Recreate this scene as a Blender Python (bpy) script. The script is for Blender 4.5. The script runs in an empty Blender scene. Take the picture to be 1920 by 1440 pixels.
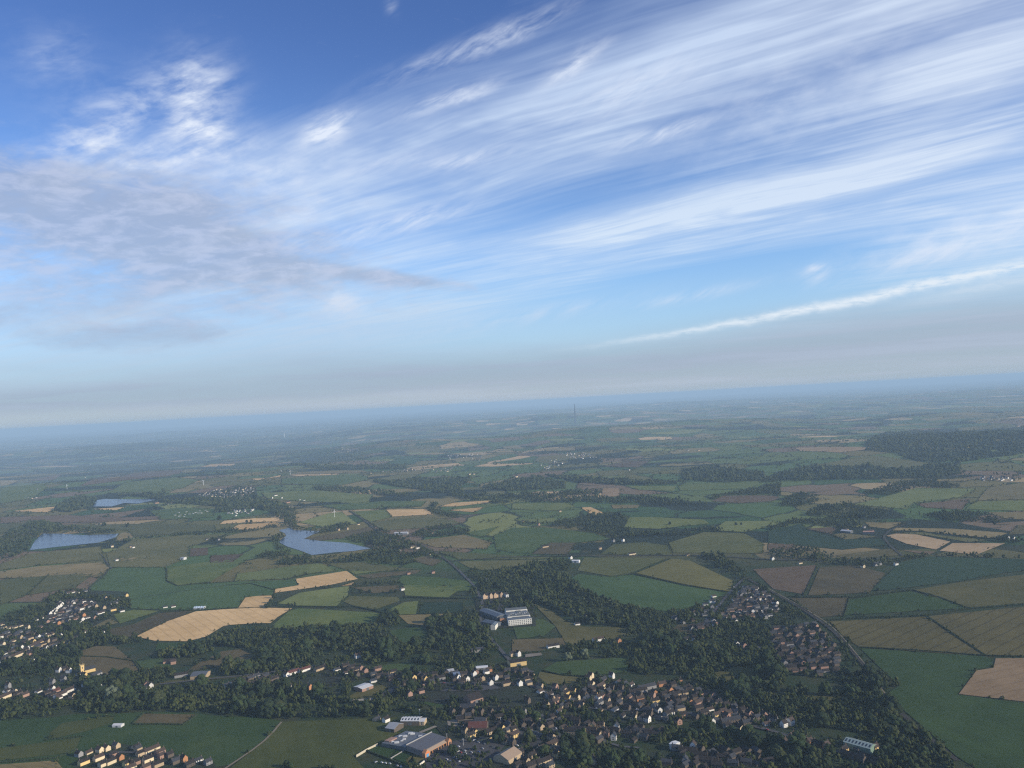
import bpy, bmesh, math, random
import numpy as np
from mathutils import Matrix, Vector

random.seed(7); rng = np.random.default_rng(11)
SC = bpy.context.scene
COL = SC.collection

# ------------------------------------------------------------------ camera
CAM_Z = 480.0
FOC = 1608.0                      # focal length in pixels of the 1920-wide photograph
PITCH = math.radians(1.16); ROLL = math.radians(3.16)
_F = np.array([0.0, math.cos(PITCH), math.sin(PITCH)])
_R0 = np.array([1.0, 0.0, 0.0]); _U0 = np.array([0.0, -math.sin(PITCH), math.cos(PITCH)])
_RC = math.cos(ROLL) * _R0 - math.sin(ROLL) * _U0
_UC = math.sin(ROLL) * _R0 + math.cos(ROLL) * _U0
cam_d = bpy.data.cameras.new("camera")
cam = bpy.data.objects.new("camera", cam_d); COL.objects.link(cam)
cam_d.sensor_fit = 'HORIZONTAL'; cam_d.sensor_width = 36.0
cam_d.lens = 36.0 * FOC / 1920.0
cam_d.clip_start = 1.0; cam_d.clip_end = 400000.0
m = Matrix.Identity(4)
for i in range(3):
    m[i][0] = _RC[i]; m[i][1] = _UC[i]; m[i][2] = -_F[i]
m[2][3] = CAM_Z
cam.matrix_world = m
SC.camera = cam

# ------------------------------------------------------------------ light
SUN_AZ = math.radians(113); SUN_EL = math.radians(21)
sun_d = bpy.data.lights.new("sun", 'SUN'); sun_d.energy = 5.0; sun_d.angle = math.radians(0.53)
sun_d.color = (1.0, 0.88, 0.71)
sun = bpy.data.objects.new("sun", sun_d); COL.objects.link(sun)
_s = Vector((math.sin(SUN_AZ) * math.cos(SUN_EL), math.cos(SUN_AZ) * math.cos(SUN_EL), math.sin(SUN_EL)))
sun.rotation_euler = _s.to_track_quat('Z', 'Y').to_euler()
sun.location = (2000, -800, 1500)
SC.view_settings.view_transform = 'Standard'
try: SC.view_settings.look = 'None'
except Exception: pass
SC.view_settings.exposure = 0.12; SC.view_settings.gamma = 1.0
SC.render.engine = 'CYCLES'
cy = SC.cycles
cy.max_bounces = 4; cy.diffuse_bounces = 2; cy.glossy_bounces = 2; cy.volume_bounces = 0
cy.transparent_max_bounces = 4
cy.use_denoising = False; cy.pixel_filter_type = 'BLACKMAN_HARRIS'; cy.filter_width = 1.25

# ------------------------------------------------------------------ node helper
class S:
    tree = None
    def __init__(s, sock): s.k = sock
    def __add__(a, b): return mth('ADD', a, b)
    def __radd__(a, b): return mth('ADD', b, a)
    def __sub__(a, b): return mth('SUBTRACT', a, b)
    def __rsub__(a, b): return mth('SUBTRACT', b, a)
    def __mul__(a, b): return mth('MULTIPLY', a, b)
    def __rmul__(a, b): return mth('MULTIPLY', b, a)
    def __truediv__(a, b): return mth('DIVIDE', a, b)
    def __rtruediv__(a, b): return mth('DIVIDE', b, a)
    def __neg__(a): return mth('MULTIPLY', a, -1.0)
def nd(t): return S.tree.nodes.new(t)
def put(sock, v):
    if isinstance(v, S): S.tree.links.new(v.k, sock)
    elif v is not None:
        try: sock.default_value = v
        except Exception: sock.default_value = (v[0], v[1], v[2], 1.0)
def mth(op, a, b=None, c=None, clamp=False):
    n = nd('ShaderNodeMath'); n.operation = op; n.use_clamp = clamp
    put(n.inputs[0], a)
    if b is not None: put(n.inputs[1], b)
    if c is not None: put(n.inputs[2], c)
    return S(n.outputs[0])
def sat(a): return mth('ADD', a, 0.0, clamp=True)
def mn(a, b): return mth('MINIMUM', a, b)
def mx(a, b): return mth('MAXIMUM', a, b)
def smooth(e0, e1, x):
    n = nd('ShaderNodeMapRange'); n.interpolation_type = 'SMOOTHSTEP'
    put(n.inputs['Value'], x); put(n.inputs['From Min'], e0); put(n.inputs['From Max'], e1)
    return S(n.outputs['Result'])
def vec(x, y, z=0.0):
    n = nd('ShaderNodeCombineXYZ'); put(n.inputs[0], x); put(n.inputs[1], y); put(n.inputs[2], z)
    return S(n.outputs[0])
def sep(v):
    n = nd('ShaderNodeSeparateXYZ'); put(n.inputs[0], v); return [S(o) for o in n.outputs]
def noise(v, scale, detail=4.0, rough=0.55, dist=0.0, color=False):
    n = nd('ShaderNodeTexNoise'); n.noise_dimensions = '3D'
    put(n.inputs['Vector'], v); put(n.inputs['Scale'], scale); put(n.inputs['Detail'], detail)
    put(n.inputs['Roughness'], rough); put(n.inputs['Distortion'], dist)
    return S(n.outputs['Color' if color else 'Fac'])
def mix(f, a, b):
    n = nd('ShaderNodeMix'); n.data_type = 'RGBA'
    put(n.inputs['Factor'], f); put(n.inputs[6], a if isinstance(a, S) else (*a, 1.0)); put(n.inputs[7], b if isinstance(b, S) else (*b, 1.0))
    return S(n.outputs[2])
def scale_col(c, f):
    n = nd('ShaderNodeVectorMath'); n.operation = 'SCALE'
    put(n.inputs[0], c if isinstance(c, S) else tuple(c)); put(n.inputs['Scale'], f); return S(n.outputs[0])
def vadd(a, b):
    n = nd('ShaderNodeVectorMath'); n.operation = 'ADD'; put(n.inputs[0], a); put(n.inputs[1], b); return S(n.outputs[0])
def vmul(a, b):
    n = nd('ShaderNodeVectorMath'); n.operation = 'MULTIPLY'; put(n.inputs[0], a); put(n.inputs[1], b); return S(n.outputs[0])

# ------------------------------------------------------------------ sky
def px_dir(px, py):
    d = _F * FOC + _RC * (px - 960.0) - _UC * (py - 720.0)
    return d / np.linalg.norm(d)
def px_azel(px, py):
    d = px_dir(px, py)
    return math.degrees(math.atan2(d[0], d[1])), math.degrees(math.asin(d[2]))

def build_sky():
    w = bpy.data.worlds.new("World"); SC.world = w; w.use_nodes = True
    S.tree = w.node_tree; S.tree.nodes.clear()
    out = nd('ShaderNodeOutputWorld'); bg = nd('ShaderNodeBackground'); bg.inputs['Strength'].default_value = 0.1
    S.tree.links.new(bg.outputs[0], out.inputs[0])
    sky = nd('ShaderNodeTexSky'); sky.sky_type = 'NISHITA'; sky.sun_disc = False
    sky.sun_elevation = SUN_EL; sky.sun_rotation = SUN_AZ
    sky.altitude = 600.0; sky.air_density = 1.0; sky.dust_density = 0.4; sky.ozone_density = 2.0
    base = S(sky.outputs[0])
    tc = nd('ShaderNodeTexCoord')
    x, y, z = sep(S(tc.outputs['Generated']))
    A = mth('ARCTAN2', x, y) * 57.2958
    E = mth('ARCSINE', z) * 57.2958
    base = vmul(base, mix(smooth(6.0, 25.0, E), (0.90, 1.24, 1.68), (0.60, 0.82, 1.30)))
    def g(px, py, sx, sy, rot=0.0):          # a soft patch of sky; sizes in degrees
        a0, e0 = px_azel(px, py)
        c, s = math.cos(math.radians(rot)), math.sin(math.radians(rot))
        dx, dy = A - a0, E - e0
        u = (dx * c + dy * s) * (1.0 / sx); v = (dy * c - dx * s) * (1.0 / sy)
        return mth('EXPONENT', -(u * u + v * v))
    zz = mx(z, 0.0) + 0.07
    PX, PY = x / zz, y / zz
    # wind-drawn streaks: cirrus on a high plane
    sa = math.radians(-57)
    U = PX * math.sin(sa) + PY * math.cos(sa)
    V = PX * math.cos(sa) - PY * math.sin(sa)
    warp = noise(vec(U * 0.5, V * 0.5, 3.0), 1.0, 2.0) - 0.5
    V2 = V + warp * 0.42 + (noise(vec(U * 0.12, 0.0, 8.0), 1.0, 2.0) - 0.5) * 0.5
    st1 = noise(vec(U * 0.34, V2 * 2.4, 0.3), 1.0, 5.0, 0.60, 0.15)
    st2 = noise(vec(U * 0.70, V2 * 7.0, 9.1), 1.0, 4.0, 0.65, 0.3)
    st3 = noise(vec(U * 1.1 + st1, V2 * 19.0, 4.4), 1.0, 3.0, 0.6, 0.2)
    big = noise(vec(U * 0.16, V2 * 0.9, 5.5), 1.0, 2.0, 0.5)
    st = (st1 - 0.5) * 1.6 + (st2 - 0.5) * 1.0 + (st3 - 0.5) * 0.50 + (big - 0.5) * 1.4
    # where the cirrus is thick and where the blue shows
    dens = (0.10
        + g(1520, 40, 17, 7, 12) * 0.30 + g(1920, 60, 12, 10, 0) * 0.34
        + g(1180, 190, 11, 4.0, 12) * 0.26
        + g(1120, 455, 13, 2.2, 11) * 0.40 + g(1600, 330, 12, 2.4, 12) * 0.30
        + g(1860, 420, 6, 2.0, 10) * 0.40
        + g(560, 400, 9, 4.0, 6) * 0.40 + g(820, 270, 12, 4, 12) * 0.30 + g(300, 300, 8, 3, 10) * .16 + g(100, 590, 13, 2.6, 0) * .42 + g(640, 590, 9, 2.0, 4) * .25
        - g(100, 40, 17, 8.0, 6) * 0.50 + g(330, 230, 9, 4, 15) * .16 + g(620, 190, 9, 3, 14) * .14 - g(560, 40, 12, 4.6, 12) * 0.50
        - g(1330, 540, 13, 2.0, 8) * 0.35 - g(1120, 350, 9, 1.0, 12) * 0.22
        - g(760, 345, 6, 1.0, 10) * 0.22)
    a1 = sat(mth('MULTIPLY', mx(dens - 0.02 + st * (0.28 + sat(dens) * 0.95), 0.0), 1.08))
    clump = noise(vec(U * 1.3, V2 * 2.6, 12.0), 1.0, 4.0, 0.6, 0.3)
    a1 = sat(a1 * (0.56 + smooth(0.36, 0.64, clump) * 0.50 + (st3 - 0.5) * 0.25))
    a1 = mn(a1 * 0.95 + smooth(26.0, 8.0, E) * 0.06 + 0.02, 0.88)
    cir = mix(smooth(5.0, 24.0, E), (6.9, 7.9, 9.0), (5.5, 6.7, 8.7))
    cir = mix(smooth(8.0, 34.0, A) * 0.7, cir, (7.0, 7.8, 9.0))
    col = mix(a1, base, cir)
    # bright mare's-tail wisps: fibres swept up to the right
    wa = math.radians(24)
    wu = A * math.cos(wa) + E * math.sin(wa); wv = E * math.cos(wa) - A * math.sin(wa)
    wn = noise(vec(wu * 0.28, (wv + (noise(vec(A * .4, E * .4, 1.0), 1.0, 2.0) - 0.5) * 0.7) * 1.5, 2.0), 1.0, 5.0, 0.60, 0.08)
    def wisp(px, py, sx, sy, rot, k):
        return g(px, py, sx, sy, rot) * smooth(0.28, 0.78, wn) * k
    tn = noise(vec(A * 0.42 + E * 0.15, E * 0.95 - A * 0.18, 5.0), 1.0, 6.0, 0.58, 0.22)
    def tuft(px, py, sx, sy, rot, k):
        return g(px, py, sx, sy, rot) * smooth(0.34, 0.78, tn) * k
    wi = (tuft(370, 170, 2.0, 2.0, 0, .75) + tuft(260, 190, 2.4, 1.2, 20, .5) + tuft(170, 270, 3.4, 1.6, 24, .65) + tuft(390, 250, 2.4, 1.0, -10, .7) + tuft(300, 300, 5.0, 1.2, 8, .6)
        + tuft(100, 120, 2.6, 1.8, 0, .22) + tuft(500, 330, 5, 1.3, 10, .55) + tuft(620, 240, 1.5, 0.8, 25, 1.0) + tuft(560, 395, 4.5, 1.0, 5, .6) + tuft(640, 575, 2.2, 1.6, -30, .8)
        + tuft(1080, 118, 2.0, 0.6, 28, .7) + tuft(880, 180, 1.8, 0.5, 20, .7) + tuft(940, 70, 2.2, 0.6, 24, .5) + tuft(1530, 512, 0.8, 0.6, 20, .8) + tuft(1500, 180, 9, 3, 12, .3) + tuft(1800, 440, 6, 1.2, 8, .6)
        + wisp(612, 243, 1.6, 0.75, 24, 1.5) + wisp(372, 245, 1.6, 0.7, -8, .9) + wisp(365, 165, 2.2, 1.7, 20, .55)
        + wisp(880, 90, 6, 0.6, 17, .65) + wisp(1000, 55, 2.2, 0.35, 22, .5) + wisp(830, 188, 3.2, 0.5, 16, .75) + wisp(1075, 125, 2.2, 0.5, 28, .8)
        + wisp(870, 300, 3.0, 0.5, 8, .9) + wisp(1240, 250, 3.2, 0.5, 10, .8) + wisp(780, 410, 3.4, 0.65, 12, .9) + wisp(700, 312, 4.5, .45, 12, .5)
        + wisp(1190, 165, 4.5, 1.2, 14, .7) + wisp(1530, 512, 0.8, 0.55, 20, .9) + wisp(635, 575, 1.5, 1.0, -25, .65)
        + wisp(600, 450, 3.8, 0.8, 6, .7) + wisp(735, 10, 0.4, 0.5, 0, .4) + wisp(105, 115, 1.6, 1.0, 10, .25) + wisp(180, 255, 2.2, 1.2, 30, .40)
        + wisp(300, 300, 5.0, 1.0, 14, .55) + wisp(1790, 465, 5, 0.8, 10, .8) + wisp(950, 600, 7, 0.55, 7, .6) + wisp(1300, 555, 4, .35, 7, .6))
    col = mix(sat(wi), col, (7.0, 7.7, 9.0))
    # pale haze climbing from the horizon
    edge = (noise(vec(A * 0.05, E * 0.3, 4.0), 1.0, 4.0, 0.6) - 0.5)
    col = mix(smooth(10.0, 1.5, E + edge * 3.0) * 0.62, col, (4.2, 5.5, 6.7))
    col = mix(sat(g(120, 605, 17, 2.6, 2) * (0.45 + warp * 0.8) + g(600, 640, 14, 1.6, 3) * 0.25), col, (3.9, 4.75, 6.3))
    # grey layer cloud at the left
    gn = noise(vec(A * 0.42 + warp * 1.5, E * 1.25, 6.0), 1.0, 6.0, 0.62, 0.35)
    gn2 = noise(vec(A * 0.22, E * 0.55, 8.0), 1.0, 6.0, 0.62, 0.3)
    gm = (g(130, 425, 14, 3.8, -7) * 1.15 + g(450, 490, 7, 1.5, -12) * 0.75 + g(740, 522, 4.5, 0.55, -9) * 0.80
        + g(60, 345, 9, 1.8, 0) * 0.45 + g(840, 535, 2.4, 0.45, -6) * .35 + g(120, 590, 15, 2.4, 3) * .42 + g(420, 420, 7, 2.5, -10) * .35)
    ga = smooth(0.22, 1.25, gm + (gn2 - 0.5) * 1.5 + (gn - 0.5) * 1.1)
    gc = mix(smooth(0.40, 0.66, gn), (3.45, 4.05, 5.35), (4.8, 5.25, 6.6))
    col = mix(ga * 0.74, col, gc)
    lm = g(250, 632, 9, 1.0, 1) * 0.85 + g(-60, 600, 8, 1.0, 6) * 0.5
    col = mix(smooth(0.3, 1.0, lm + (gn2 - 0.5) * 0.9) * 0.50, col, (3.1, 3.75, 5.1))
    # grey bank just above the horizon, with a paler line beneath it
    top = 2.7 + edge * 2.2 + smooth(4.0, 32.0, A) * 1.5
    bank = smooth(top + 2.2, top - 1.3, E)
    bcol = mix(smooth(2.2, 0.5, E), (3.05, 3.58, 4.72), (3.70, 4.24, 5.05))
    bcol = mix(smooth(-5.0, 30.0, A) * 0.55, bcol, (3.85, 4.45, 5.45))
    low = smooth(1.75, 1.45, E + edge * 0.5) * smooth(2.0, -18.0, A) * 0.5
    bcol = mix(low, bcol, (3.0, 3.7, 4.9))
    bst = noise(vec(A * 0.07, E * 1.3, 3.3), 1.0, 5.0, 0.6, 0.2)
    bcol = scale_col(bcol, 0.90 + smooth(0.36, 0.66, bst) * 0.20)
    base_dark = mth('EXPONENT', -((E - 1.75 - (gn2 - 0.5) * 0.7) * (E - 1.75 - (gn2 - 0.5) * 0.7) * 9.0)) * smooth(-2.0, -16.0, A)
    bcol = mix(base_dark * 0.45, bcol, (2.75, 3.35, 4.55))
    col = mix(bank * (0.66 + smooth(0.40, 0.60, bst) * 0.20), col, bcol)
    hl = smooth(0.0, 0.5, E) * smooth(1.15, 0.6, E + (gn2 - 0.5) * 0.8) * smooth(10.0, -12.0, A)
    col = mix(hl * 0.30, col, (4.9, 5.5, 6.1))
    # the long white band at the right
    a0, e0 = px_azel(1130, 648); a2, e2 = px_azel(1920, 503)
    sl = (e2 - e0) / (a2 - a0)
    wob = (noise(vec(A * 0.25, 0.0, 1.0), 1.0, 3.0) - 0.5) * 0.55 + (noise(vec(A * 1.3, E * 2.0, 3.0), 1.0, 4.0) - 0.5) * 0.30
    line = E - (e0 + (A - a0) * sl) - wob - (A - 15.0) * (A - 15.0) * 0.0012
    wid = 0.14 + smooth(0.0, 30.0, A) * 0.20
    bandn = noise(vec(A * 0.8, E * 3.2, 7.0), 1.0, 6.0, 0.65, 0.4)
    band = mth('EXPONENT', -((line / wid) * (line / wid))) * smooth(1.0, 19.0, A) * smooth(0.18, 0.62, bandn)
    col = mix(sat(band * 0.95), col, (7.3, 8.0, 8.7))
    a0b, e0b = px_azel(1780, 550)
    line2 = E - (e0b + (A - a0b) * sl)
    band2 = mth('EXPONENT', -((line2 / 0.35) * (line2 / 0.35))) * smooth(23.0, 30.0, A) * bandn
    col = mix(sat(band2), col, (6.6, 7.3, 8.1))
    put(bg.inputs['Color'], col)
build_sky()

# ------------------------------------------------------------------ terrain
_tr = random.Random(3)
_WAVES = [(2 * math.pi / lam, a, _tr.uniform(0, 6.28), amp) for lam, amp in ((3900, 1.0), (2700, .8), (1900, .55), (5200, 1.0), (1450, .3), (2300, .6))
          for a in (_tr.uniform(0, 3.14),)]
def sstep(e0, e1, x):
    t = np.clip((x - e0) / (e1 - e0), 0, 1); return t * t * (3 - 2 * t)
def height(x, y):
    x = np.asarray(x, float); y = np.asarray(y, float)
    r = np.hypot(x, y); az = np.degrees(np.arctan2(x, y))
    n = 0
    for k, a, p, amp in _WAVES: n = n + amp * np.sin(k * (x * math.cos(a) + y * math.sin(a)) + p)
    h = n * (3.0 * sstep(1400, 3000, r) + 13.0 * sstep(5500, 10500, r) * (1 - 0.5 * sstep(16000, 30000, r)))
    # the long hill that carries the mast
    u = (x - 1500) / 2100.0; v = (y - 11300) / 1300.0
    h = h + 85 * np.exp(-(u * u + v * v))
    h = h - 60 * sstep(12300, 14500, r) * sstep(19500, 17000, r)
    # wooded rise at the right
    u = (x - 3100) / 1500.0; v = (y - 5900) / 800.0
    h = h + 60 * np.exp(-(u * u + v * v))
    # the plateau edge at the left and the low country beyond it
    h = h - 120 * sstep(7600, 10500, r) * sstep(-6, -18, az)
    # far ridges
    h = h + 90 * np.exp(-((y - 21000 - 0.15 * x) / 2500.0) ** 2) * (0.6 + 0.4 * np.sin(x / 1900.0 + 1))
    h = h + 110 * np.exp(-((y - 33000 + 0.2 * x) / 3500.0) ** 2) * (0.6 + 0.4 * np.sin(x / 3100.0))
    return h
def lift(r): return 0.45 + r * 2.2e-4
def G(pts, z=0.0):
    """points of the photograph to places on the land (z metres above it)"""
    p = np.atleast_2d(np.asarray(pts, float))
    d = _F[None] * FOC + _RC[None] * (p[:, :1] - 960.0) - _UC[None] * (p[:, 1:2] - 720.0)
    d[:, 2] = np.minimum(d[:, 2], -2.0)
    t = -(CAM_Z - z) / d[:, 2]
    for i in range(40):
        hx = height(d[:, 0] * t, d[:, 1] * t) + z
        t = 0.5 * t + 0.5 * (CAM_Z - hx) / -d[:, 2]
    return np.stack([d[:, 0] * t, d[:, 1] * t, CAM_Z + d[:, 2] * t], 1)
def gxy(px, py, z=0.0):
    q = G([(px, py)], z)[0]; return q
def in_poly(P, poly):
    x, y = P[:, 0], P[:, 1]; inside = np.zeros(len(P), bool); n = len(poly); j = n - 1
    for i in range(n):
        xi, yi = poly[i][0], poly[i][1]; xj, yj = poly[j][0], poly[j][1]
        if yi != yj:
            c = ((yi > y) != (yj > y)) & (x < (xj - xi) * (y - yi) / (yj - yi) + xi)
            inside ^= c
        j = i
    return inside

# ------------------------------------------------------------------ materials
def new_mat(name, rough=0.9, spec=0.2):
    mt = bpy.data.materials.new(name); mt.use_nodes = True
    S.tree = mt.node_tree
    b = mt.node_tree.nodes['Principled BSDF']
    b.inputs['Roughness'].default_value = rough
    b.inputs['Specular IOR Level'].default_value = spec
    return mt, b
def pos(): return S(nd('ShaderNodeNewGeometry').outputs['Position'])
def orand(): return S(nd('ShaderNodeObjectInfo').outputs['Random'])
def irand(): return S(nd('ShaderNodeNewGeometry').outputs['Random Per Island'])
def plain(name, col, rough=0.8, spec=0.25, var=0.25, scale=0.7):
    mt, b = new_mat(name, rough, spec)
    n = noise(pos(), scale, 4.0, 0.6)
    k = 1.0 + (n - 0.5) * (var * 2)
    k = k * (0.88 + orand() * 0.24)
    put(b.inputs['Base Color'], scale_col(col, k)); return mt
def field_mat(name, c1, c2, mottle=0.5, lines=0.0, ang=0.0, period=24.0):
    mt, b = new_mat(name, 0.95, 0.1)
    p = pos(); r = orand()
    off = vec(r * 900.0, r * 510.0, 0.0)
    q = vadd(p, off)
    big = noise(q, 0.006, 3.0, 0.55, 0.5)
    mid = noise(q, 0.035, 4.0, 0.62)
    fine = noise(q, 0.35, 3.0, 0.65)
    f = sat((big - 0.5) * 1.9 + (mid - 0.5) * 0.9 + r * 0.9 + 0.05)
    col = mix(f, c1, c2)
    k = 1.0 + (fine - 0.5) * mottle + (mid - 0.5) * mottle * 0.9 + (big - 0.5) * 0.5
    gx, gy, gz = sep(q); ca, sa_ = math.cos(ang + 0.3), math.sin(ang + 0.3)
    streak = noise(vec((gx * ca + gy * sa_) * 0.11, (gy * ca - gx * sa_) * 0.006, r * 7.0), 1.0, 4.0, 0.6)
    k = k * (0.80 + streak * 0.40)
    if lines > 0:
        x, y, z = sep(p)
        t = x * math.cos(ang) + y * math.sin(ang) + (big - 0.5) * 12.0
        w = mth('ABSOLUTE', mth('FRACT', t * (1.0 / period)) - 0.5)
        k = k * (1.0 - smooth(0.10, 0.03, w) * lines)
    put(b.inputs['Base Color'], scale_col(col, k * (0.86 + r * 0.28)))
    return mt
FM = dict(
    wheat=field_mat('ripe_corn', (.54, .345, .140), (.60, .40, .185), .34, .17, 0.6, 22),
    straw=field_mat('pale_straw', (0.188, 0.150, 0.059), (0.245, 0.188, 0.085), .4, .2, 1.0, 26),
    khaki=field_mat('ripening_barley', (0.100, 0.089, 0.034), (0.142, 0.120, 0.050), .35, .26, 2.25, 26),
    khaki_shaded=field_mat('ripening_barley_shaded_tone', (.072, .064, .021), (.095, .080, .028), .35, .36, 2.25, 26),  # ripening barley with the right-hand cloud shade painted into its colour
    olive=field_mat('rough_pasture', (0.073, 0.075, 0.022), (0.104, 0.091, 0.031), .5, 0.05, .4, 40),
    green=field_mat('pasture', (.036, .070, .018), (.054, .080, .024), .45),
    dark=field_mat('dark_crop', (0.023, 0.050, 0.014), (0.034, 0.062, 0.018), .35),
    green_sunlit=field_mat('pasture_sunlit_tone', (0.070, 0.114, 0.028), (0.118, 0.136, 0.036), .45),  # pasture with mid-ground sunlight put into its colour
    dark_sunlit=field_mat('dark_crop_sunlit_tone', (0.044, 0.088, 0.026), (0.058, 0.098, 0.031), .35),  # brighter copy of the dark crop, sunlight painted in
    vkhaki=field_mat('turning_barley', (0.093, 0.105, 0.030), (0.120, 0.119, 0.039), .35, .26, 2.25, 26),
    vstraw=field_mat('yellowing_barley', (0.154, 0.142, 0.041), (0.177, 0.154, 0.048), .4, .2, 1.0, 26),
    olive_sunlit=field_mat('rough_pasture_sunlit_tone', (0.091, 0.098, 0.030), (0.123, 0.114, 0.039), .5, 0.05, .4, 40),  # rough pasture, colour brightened to stand for sun on it
    nolive=field_mat('playing_field_grass', (.064, .078, .018), (.084, .088, .024), .4),
    tan=field_mat('cut_stubble', (.225, .152, .080), (.26, .18, .10), .45, .14, 1.9, 26),
    cut=field_mat('cut_corn', (.33, .225, .115), (.38, .27, .15), .35, .14, .9, 24),
    teal=field_mat('young_crop', (.018, .040, .019), (.024, .048, .022), .3),
    brown=field_mat('brown_stubble', (.105, .073, .042), (.135, .092, .055), .5, .08, 1.9, 30),
    moor=field_mat('dry_grass', (0.082, 0.068, 0.032), (0.114, 0.089, 0.041), .6),
    lime=field_mat('mown_silage', (0.131, 0.160, 0.046), (0.171, 0.188, 0.059), .35, .08, .2, 18),
    town=field_mat('gardens_and_drives', (.034, .034, .030), (.026, .040, .018), 1.1),
    asphalt=field_mat('car_park_asphalt', (.060, .060, .064), (.072, .070, .070), .4),
    gravel=field_mat('pale_hardcore', (.22, .19, .15), (.27, .235, .18), .5),
)
def ground_mat():
    mt, b = new_mat('farmland', 0.95, 0.1)
    p = pos(); x, y, z = sep(p)
    nw = noise(p, 0.0011, 3.0, 0.5, 0.0, True)
    wx, wy, wz = sep(nw)
    qx = x + (wx - 0.5) * 420.0; qy = (y + (wy - 0.5) * 420.0) * 0.72
    qv = vec(qx, qy, 0.0)
    def vor(feature):
        n = nd('ShaderNodeTexVoronoi'); n.feature = feature; n.distance = 'CHEBYCHEV'; n.voronoi_dimensions = '2D'
        put(n.inputs['Vector'], qv); n.inputs['Scale'].default_value = 1 / 300.0; n.inputs['Randomness'].default_value = 0.85
        return n
    v1 = vor('F1'); v2 = vor('F2')
    edge = S(v2.outputs['Distance']) - S(v1.outputs['Distance'])
    r1, r2, r3 = sep(S(v1.outputs['Color']))
    ramp = nd('ShaderNodeValToRGB'); ramp.color_ramp.interpolation = 'CONSTANT'
    pal = [(0, (.066, .116, .034)), (.16, (.115, .112, .034)), (.30, (.090, .132, .038)), (.43, (.040, .084, .027)), (.52, (.145, .125, .042)),
           (.62, (.105, .14, .040)), (.71, (.20, .165, .066)), (.80, (.17, .12, .070)), (.875, (.34, .25, .12)), (.915, (.19, .205, .060)), (.965, (.52, .36, .18))]
    els = ramp.color_ramp.elements
    els[0].position = 0; els[0].color = (*pal[0][1], 1); els[1].position = pal[1][0]; els[1].color = (*pal[1][1], 1)
    for a, c in pal[2:]:
        e = els.new(a); e.color = (*c, 1)
    put(ramp.inputs['Fac'], r1)
    col = S(ramp.outputs[0])
    fine = noise(p, 0.03, 4.0, 0.65)
    col = scale_col(col, 0.80 + fine * 0.4)
    wood = (0.014, 0.024, 0.013)
    hedge = smooth(0.055, 0.025, edge + (fine - 0.5) * 0.05)
    col = mix(hedge * 0.85, col, wood)
    # copses and woods: whole cells, and belts along the shallow valleys
    wl = noise(p, 0.00042, 3.0, 0.55)
    cell = smooth(0.0, 0.02, r2 - 1.02 + smooth(0.42, 0.68, wl) * 0.42)
    belt = noise(vec(x * 0.00055, y * 0.0016, 2.0), 1.0, 4.0, 0.6)
    ragged = (noise(p, 0.011, 4.0, 0.7) - 0.5) * 0.10
    bl = smooth(0.595, 0.62, belt + ragged)
    spk = smooth(0.62, 0.68, noise(p, 0.008, 4.0, 0.62)) * 0.8
    far = smooth(2300.0, 2900.0, mth('SQRT', x * x + y * y))
    bl = mx(bl, smooth(0.47, 0.55, belt + ragged * 1.6) * smooth(8200.0, 10500.0, mth('SQRT', x * x + y * y)) * smooth(-900.0, -2600.0, x))
    wmask = mx(mx(cell, bl), spk * smooth(3500.0, 9000.0, y))
    col = mix(wmask, col, scale_col(wood, 0.75 + noise(p, 0.09, 3.0, 0.7) * 0.6))
    rough = mix(smooth(0.35, 0.7, noise(p, 0.02, 4.0, 0.62)), (.022, .042, .016), (.046, .050, .022))
    col = mix(far, rough, col)
    put(b.inputs['Base Color'], col)
    return mt
GROUND = ground_mat()
def water_mat():
    mt, b = new_mat('water', 0.16, 0.4)
    b.inputs['Base Color'].default_value = (.012, .040, .100, 1); b.inputs['IOR'].default_value = 1.33
    n = nd('ShaderNodeBump'); put(n.inputs['Height'], noise(pos(), 0.05, 4.0, 0.6)); n.inputs['Strength'].default_value = 0.7; n.inputs['Distance'].default_value = 2.0
    S.tree.links.new(n.outputs[0], b.inputs['Normal']); return mt
WATER = water_mat()
def leaf_mat(name, c1, c2):
    mt, b = new_mat(name, 0.9, 0.12)
    t = sat(irand() * 0.75 + (noise(pos(), 0.35, 3.0, 0.7) - 0.5) * 0.9 + orand() * 0.2)
    put(b.inputs['Base Color'], mix(t, c1, c2)); return mt
LEAF = dict(dark=leaf_mat('dark_leaves', (.014, .024, .011), (.030, .044, .017)),
            mid=leaf_mat('green_leaves', (.020, .036, .014), (.044, .062, .022)),
            olive=leaf_mat('olive_leaves', (.030, .040, .015), (.058, .068, .024)),
            pale=leaf_mat('willow_leaves', (.085, .105, .065), (.12, .14, .085)))
BARK = plain('bark', (.045, .035, .026), .9)
WALL = dict(c=plain('cream_render', (.60, .50, .33), .85, .2, .15), w=plain('white_render', (.66, .64, .58), .8, .2, .1),
            s=plain('buff_stone', (.40, .31, .20), .9, .1, .3), k=plain('sooty_stone', (.11, .09, .072), .9, .1, .35),
            o=plain('orange_brick', (.44, .22, .11), .9, .1, .25), p=plain('pink_brick', (.33, .21, .16), .9, .1, .25),
            y=plain('yellow_stone', (.62, .45, .20), .85, .15, .2), a=plain('grey_pebbledash', (.24, .235, .23), .9, .1, .2))
ROOF = dict(d=plain('dark_tiles', (.026, .022, .021), .8, .2, .35), g=plain('grey_slates', (.042, .045, .052), .7, .15, .3),
            r=plain('red_tiles', (.10, .040, .032), .8, .2, .3), b=plain('brown_tiles', (.060, .044, .036), .8, .2, .35))
WHITE = plain('white_sheeting', (.58, .58, .56), .5, .3, .1); PALE = plain('pale_grey_sheeting', (.34, .35, .36), .5, .3, .15)
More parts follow.
